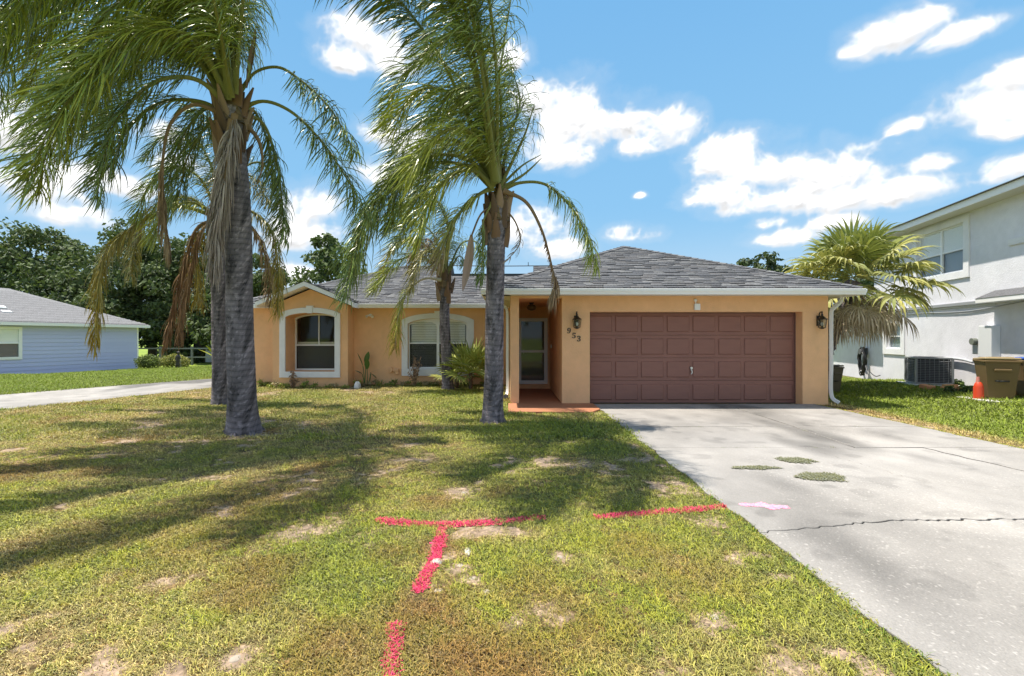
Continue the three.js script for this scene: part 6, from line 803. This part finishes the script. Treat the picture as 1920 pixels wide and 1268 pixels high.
{
  const tan = rgb(0.15, 0.095, 0.035);
  wheelieBin('brown wheeled bin with matching tan lid beside the white house', [10.86, -10.2], -0.5, 0.92, tan, rgb(0.32, 0.24, 0.13), 'wheeled bins by the white house'); wheelieBin('brown wheeled bin with blue lid at the right edge', [11.58, -10.12], -0.5, 0.92, tan, rgb(0.03, 0.1, 0.42), 'wheeled bins by the white house'); wheelieBin('olive brown wheeled bin half hidden behind the garage corner', [9.0, -12.9], 0.3, 0.78, rgb(0.12, 0.1, 0.06), rgb(0.1, 0.09, 0.06), 'wheeled bins by the white house');
  const x = 10.46, z = -10.2, y = rise(x, z), rc = thing('red_canister', 'upright red plastic canister standing against the brown bin', 'canister', [x, y, z]); part('body', new THREE.LatheGeometry([[0, 0], [0.085, 0], [0.09, 0.03], [0.085, 0.3], [0.06, 0.38], [0.03, 0.42], [0, 0.42]].map(([a, b]) => new THREE.Vector2(a, b)), 18), mat(rgb(0.62, 0.06, 0.02), 0.45), rc); part('neck', new THREE.CylinderGeometry(0.028, 0.04, 0.12, 12).translate(-0.01, 0.46, 0), mat(rgb(0.55, 0.2, 0.16), 0.5), rc);
  single('bin_pad', rbox(1.9, 0.06, 0.85, 0.012).rotateY(0.0).translate(11.25, rise(11, -10.2) - 0.014, -10.12), mat(rgb(0.52, 0.5, 0.47), 0.9), 'pale concrete strip under the wheeled bins', 'concrete pad');
  const r = rng(12); for (let k = 0; k < 6; k++) { const px = 10.9 + 0.19 * k + (r() - 0.5) * 0.1, pz = -11.7 + (r() - 0.5) * 0.5 - 0.02 * k, g = rbox(0.24 + 0.06 * r(), 0.15, 0.16 + 0.05 * r(), 0.03); const o = single('clay_block', g, mat(rgb(0.5 + 0.12 * r(), 0.24 + 0.06 * r(), 0.09 + 0.04 * r()), 0.9), ['orange clay block closest to the red canister', 'second orange clay block counting from the red canister', 'third orange clay block counting from the red canister', 'fourth orange clay block counting from the red canister', 'fifth orange clay block counting from the red canister', 'orange clay block closest to the air conditioner pad'][k], 'clay block', 'orange clay blocks by the white house'); o.position.set(px, rise(px, pz) + 0.07, pz); o.rotation.set((r() - 0.5) * 0.3, r() * 3, (r() - 0.5) * 0.3); }
  shrub('weed_clump', 'leafy weed clump between the clay blocks and the red canister', [11.0, 0.2, -11.2], [[-0.2, 0.1, 0, 0.14], [0.15, 0.1, 0.05, 0.16], [0.4, 0.09, 0, 0.13]], { n: 140, size: 0.08, ca: [0.03, 0.06, 0.012], cb: [0.12, 0.19, 0.03], seed: 53 });
  shrub('weed_clump', 'small weed clump beside the air conditioner pad', [12.35, 0.2, -12.6], [[0, 0.12, 0, 0.14], [0.2, 0.1, 0, 0.12]], { n: 140, size: 0.08, ca: [0.05, 0.1, 0.015], cb: [0.2, 0.28, 0.04], seed: 54 });
}
// ---------------------------------------------------------------- back yard on the left
{
  const st = thing('garden_statue', 'small dark garden statue standing on the grass beyond the side driveway', 'statue', [-17.3, -0.1, -24]), mc = new MarchingCubes(46, undefined, false, false, 60000); mc.isolation = 0;
  const bones = [[[-0.16, -0.95, 0], [-0.1, -0.5, 0], 0.07, 0.09], [[-0.1, -0.5, 0], [-0.04, -0.1, 0], 0.09, 0.12], [[0.14, -0.95, 0], [0.1, -0.5, 0], 0.07, 0.09], [[0.1, -0.5, 0], [0.06, -0.1, 0], 0.09, 0.12], [[0, -0.1, 0], [0.04, 0.35, 0], 0.15, 0.17], [[0.05, 0.4, 0], [0.07, 0.55, 0], 0.07, 0.07], [[0.08, 0.68, 0], [0.08, 0.74, 0.01], 0.12, 0.12], [[-0.12, 0.36, 0], [-0.26, 0.05, 0.04], 0.07, 0.05], [[0.2, 0.36, 0], [0.34, 0.1, 0.08], 0.07, 0.05], [[-0.06, 0.83, 0.05], [0.24, 0.82, 0.05], 0.04, 0.04]], N = 46;
  for (let k = 0; k < N; k++) for (let j = 0; j < N; j++) for (let i = 0; i < N; i++) { const p = V((i / N - 0.5) * 2, (j / N - 0.5) * 2, (k / N - 0.5) * 2).multiplyScalar(1.05); let s = 0; for (const [a, b, ra, rb] of bones) { const A = V(a), d = V(b).sub(A), t = clamp(p.clone().sub(A).dot(d) / d.lengthSq(), 0, 1), dist = p.distanceTo(A.addScaledVector(d, t)) - lerp(ra, rb, t); s += Math.exp(-dist * 28); } mc.field[k * N * N + j * N + i] = Math.log(s) / 28; }
  mc.update(); const n = mc.count, g = new THREE.BufferGeometry(); g.setAttribute('position', new THREE.BufferAttribute(mc.positionArray.slice(0, n * 3), 3)); g.setAttribute('normal', new THREE.BufferAttribute(mc.normalArray.slice(0, n * 3), 3)); g.scale(0.52, 0.52, 0.52); g.translate(0, 0.52, 0); part('figure', g, mat(rgb(0.035, 0.03, 0.028), 0.5), st); part('staff', sweep([[0.26, 0.02, 0.1], [0.17, 0.55, 0.06]], 0.012, 3, 5), mat(rgb(0.3, 0.26, 0.2), 0.8), st);
  for (const [k, x, z, lb] of [[1, -14.9, -23.6, 'banana plant with yellowing leaf right of the dark statue'], [2, -14.0, -23.2, 'leafy banana plant close to the left palm trunks']]) broadPlant('banana_plant', lb, 'plant', [x, -0.05, z], Array.from({ length: 9 }, (_, j) => [j * 2.4 + k, 1.25 - 0.09 * j, 0.55 + 0.1 * (j % 3), 0.95, 0.13]), j3(k), 90 + k);
  function j3(k) { return k === 1 ? [[0.14, 0.2, 0.03], [0.55, 0.48, 0.05]] : [[0.06, 0.12, 0.02], [0.2, 0.28, 0.04]]; }
  const sh = thing('garden_shed', 'grey shed wall glimpsed behind the banana plants', 'shed', [-19.2, -0.1, -31.5]); part('wall', box(-1.6, 2.6, 0, 2.0, -1.2, 0), mat(rgb(0.5, 0.53, 0.58), 0.8), sh); part('roof', polyGeo([...quad([-1.8, 2.0, 0.2], [2.8, 2.0, 0.2], [2.8, 2.5, -1.4], [-1.8, 2.5, -1.4])]), mat(rgb(0.4, 0.4, 0.4), 0.8), sh);
  const fe = thing('back_fence', 'low grey rail fence in the shade behind the blue house', 'fence', [-26, -0.15, -29]); for (let k = 0; k < 9; k++) part('post', box(k * 2 - 0.05, k * 2 + 0.05, 0, 1.15, -0.05, 0.05), mat(rgb(0.2, 0.2, 0.21), 0.8), fe); for (const y of [0.5, 1.05]) part('rail', box(0, 16, y - 0.04, y + 0.04, 0.051, 0.08), mat(rgb(0.2, 0.2, 0.21), 0.8), fe);
}
// ---------------------------------------------------------------- paint marks, clumps and litter
{
  const r = rng(31), pink = [0.6, 0.03, 0.09];
  const mark = (label, pts, w, n, lawn = true) => {
    const S = new Strips(), cv = new THREE.CatmullRomCurve3(pts.map(([x, z]) => V(x, 0, z)), false, 'centripetal'), L = cv.getLength(), T = V(0, 0, 0);
    for (let k = 0; k < L * n; k++) {
      const t = r(), p = cv.getPointAt(t); cv.getTangentAt(t, T); if (vn(t * L * 16 + pts.length * 5, 3.3) < 0.3 && r() < 0.7) continue; const gs = (r() + r() + r() - 1.5) * 1.15 * w, x = p.x - T.z * gs, z = p.z + T.x * gs, a = r() * 6.283, c = mixc(pink, [0.85, 0.09, 0.22], r() * (0.3 + 0.7 * r())), v = 0.75 + 0.35 * r(), cc = c.map((q) => q * v);
      if (lawn) { const l = 0.012 + 0.02 * r(), tl = 0.8 + 1.0 * r(), o = V(Math.cos(a), 0, Math.sin(a)), b = V(x, 0.012, z), m = b.clone().addScaledVector(o, l * 0.5 * Math.sin(tl * 0.6)).add(V(0, l * 0.5 * Math.cos(tl * 0.6), 0)), e = m.clone().addScaledVector(o, l * 0.5 * Math.sin(tl)).add(V(0, l * 0.5 * Math.cos(tl), 0)); S.strip([b, m, e], [0.0026, 0.003, 0.0006], V(-Math.sin(a), 0, Math.cos(a)), cc); }
      if (!lawn || r() < 0.5) { const q = (lawn ? 0.009 : 0.006) * (0.6 + r()), y = lawn ? 0.0115 + 0.002 * r() : 0.0285 + 0.0008 * r(); S.strip([V(x, y, z), V(x + Math.cos(a) * q * 2, y, z + Math.sin(a) * q * 2)], [q, q * 0.8], V(-Math.sin(a), 0, Math.cos(a)), lawn ? cc : mixc([0.85, 0.2, 0.34], [0.8, 0.4, 0.48], r())); }
    }
    return S;
  };
  const bar = mark('', [[-1.123,-3.911], [-0.816,-3.833], [-0.545,-3.811], [-0.192,-3.844], [0.308,-3.958]], 0.042, 1500), stem = mark('', [[-0.544,-3.801], [-0.516,-3.388], [-0.526,-3.077], [-0.556,-2.795]], 0.034, 1400);
  const Tm = thing('paint_mark', 'pink sprayed letter T shape on the lawn in front of the palm', 'paint mark'); part('bar', bar.build(), dryMat, Tm); part('stem', stem.build(), dryMat, Tm);
  single('paint_mark', mark('', [[-0.61,-2.484], [-0.572,-2.309], [-0.539,-2.116], [-0.515,-1.985]], 0.034, 1500).build(), dryMat, 'short pink paint dash at the bottom edge below the T mark', 'paint mark'); single('paint_mark', mark('', [[0.745,-3.958], [1.161,-4.041], [1.618,-4.128], [2.006,-4.219]], 0.04, 1500).build(), dryMat, 'pink paint dash on the lawn pointing to the driveway edge', 'paint mark');
  const Am = thing('paint_mark', 'faint pink arrow sprayed on the driveway slab', 'paint mark'); part('shaft', mark('', [[2.134,-4.219], [2.325,-4.193], [2.536,-4.154]], 0.03, 1700, false).build(), dryMat, Am); part('barb', mark('', [[2.313,-4.259], [2.36,-4.193], [2.381,-4.103]], 0.04, 1500, false).build(), dryMat, Am);
  const clump = (label, cx, cz, rx, rz, n) => { const S = new Strips(); for (let k = 0; k < n; k++) { const a = r() * 6.283, q = Math.sqrt(r()) * (0.3 + 1.1 * fbm(Math.cos(a) * 2.2 + cx * 3 + 9, Math.sin(a) * 2.2 + cz * 3 + 27, 3)), x = cx + rx * q * Math.cos(a) + 0.12 * rz * q * Math.sin(a), z = cz + rz * q * Math.sin(a), d = r() * 6.283, l = 0.02 + 0.025 * r(), y = 0.024; S.strip([V(x, y, z), V(x + Math.cos(d) * l * 0.6, y + l * 0.4, z + Math.sin(d) * l * 0.6), V(x + Math.cos(d) * l * 1.3, y + l * 0.35, z + Math.sin(d) * l * 1.3)], [0.004, 0.004, 0.0006], V(-Math.sin(d), 0, Math.cos(d)), mixc([0.09, 0.1, 0.025], [0.2, 0.19, 0.05], r())); } return single('grass_patch', S.build(), softLeafMat, label, 'grass patch', 'grass patches growing on the driveway'); };
  clump('thin grass patch on the driveway, leftmost of three', 2.925,-5.41, 0.26, 0.06, 800); clump('grass patch on the driveway, farthest from the viewer of three', 3.6,-5.733, 0.25, 0.13, 1100); clump('largest grass patch on the driveway, nearest the viewer of three', 3.444,-5.063, 0.3, 0.17, 1700); 
  const chip = (label, x, z, s, c = [0.72, 0.66, 0.6], grp) => { const g = new THREE.IcosahedronGeometry(1, 2), p = g.attributes.position; for (let k = 0; k < p.count; k++) { const v = V(p.getX(k), p.getY(k), p.getZ(k)), f = 0.7 + 0.6 * fbm(v.x * 1.4 + x * 9 + 20, v.z * 1.4 + v.y + z * 7 + 20, 3); p.setXYZ(k, v.x * f, v.y * f, v.z * f); } g.computeVertexNormals(); g.scale(s[0], s[1], s[2]); const o = single('limestone_chip', g, mat(rgb(...c), 0.9), label, 'stone', grp); o.position.set(x, s[1] * 0.35, z); o.rotation.y = x * 5; return o; };
  chip('long white limestone flake on bare soil right of the T stem', -0.295,-3.337, [0.075, 0.01, 0.026], [0.5, 0.46, 0.4]); chip('white limestone chip touching the stem of the pink T', -0.499,-3.179, [0.045, 0.02, 0.04], [0.45, 0.4, 0.35]); chip('white painted stone at the foot of the broad leaved plant', -4.68, -14.2, [0.13, 0.16, 0.1], [0.85, 0.83, 0.8]);
  const cg = 'pale stone chips scattered on the lawn';
  for (const [x, z, lb] of [[-0.332,-3.135, 'small pale stone chip just below the long white flake'], [-0.231,-2.968, 'pale stone chip in the bare spot below and right of the white flake'], [-0.43,-2.824, 'pale stone chip beside the lower end of the pink T stem'], [-0.845,-3.12, 'thin pale stone chip left of the pink T stem'], [-0.804,-2.942, 'pale stone chip in dry grass left of the T stem end'], [-0.134,-2.807, 'pale stone chip right of the T stem in patchy grass'], [-0.819,-2.76, 'tiny pale stone chip left of and below the pink T stem'], [-2.489,-4.563, 'pale rounded stone in the palm shadow on the left lawn'], [-2.265,-4.273, 'small pale stone just below the rounded stone in the palm shadow'], [1.148,-2.551, 'pale stone chip in the sandy bare patch near the driveway'], [-1.325,-2.221, 'pale stone chip on the bare patch at the bottom left'], [0.367,-3.256, 'pale stone chip on the small bare spot right of the T mark'], [-0.445,-4.61, 'pale stone chip on the bare patch above the T bar']]) chip(lb, x, z, [0.02 + 0.018 * r(), 0.007 + 0.005 * r(), 0.018 + 0.012 * r()], [0.36, 0.3, 0.24], cg);
}
renderer.render(scene, camera);
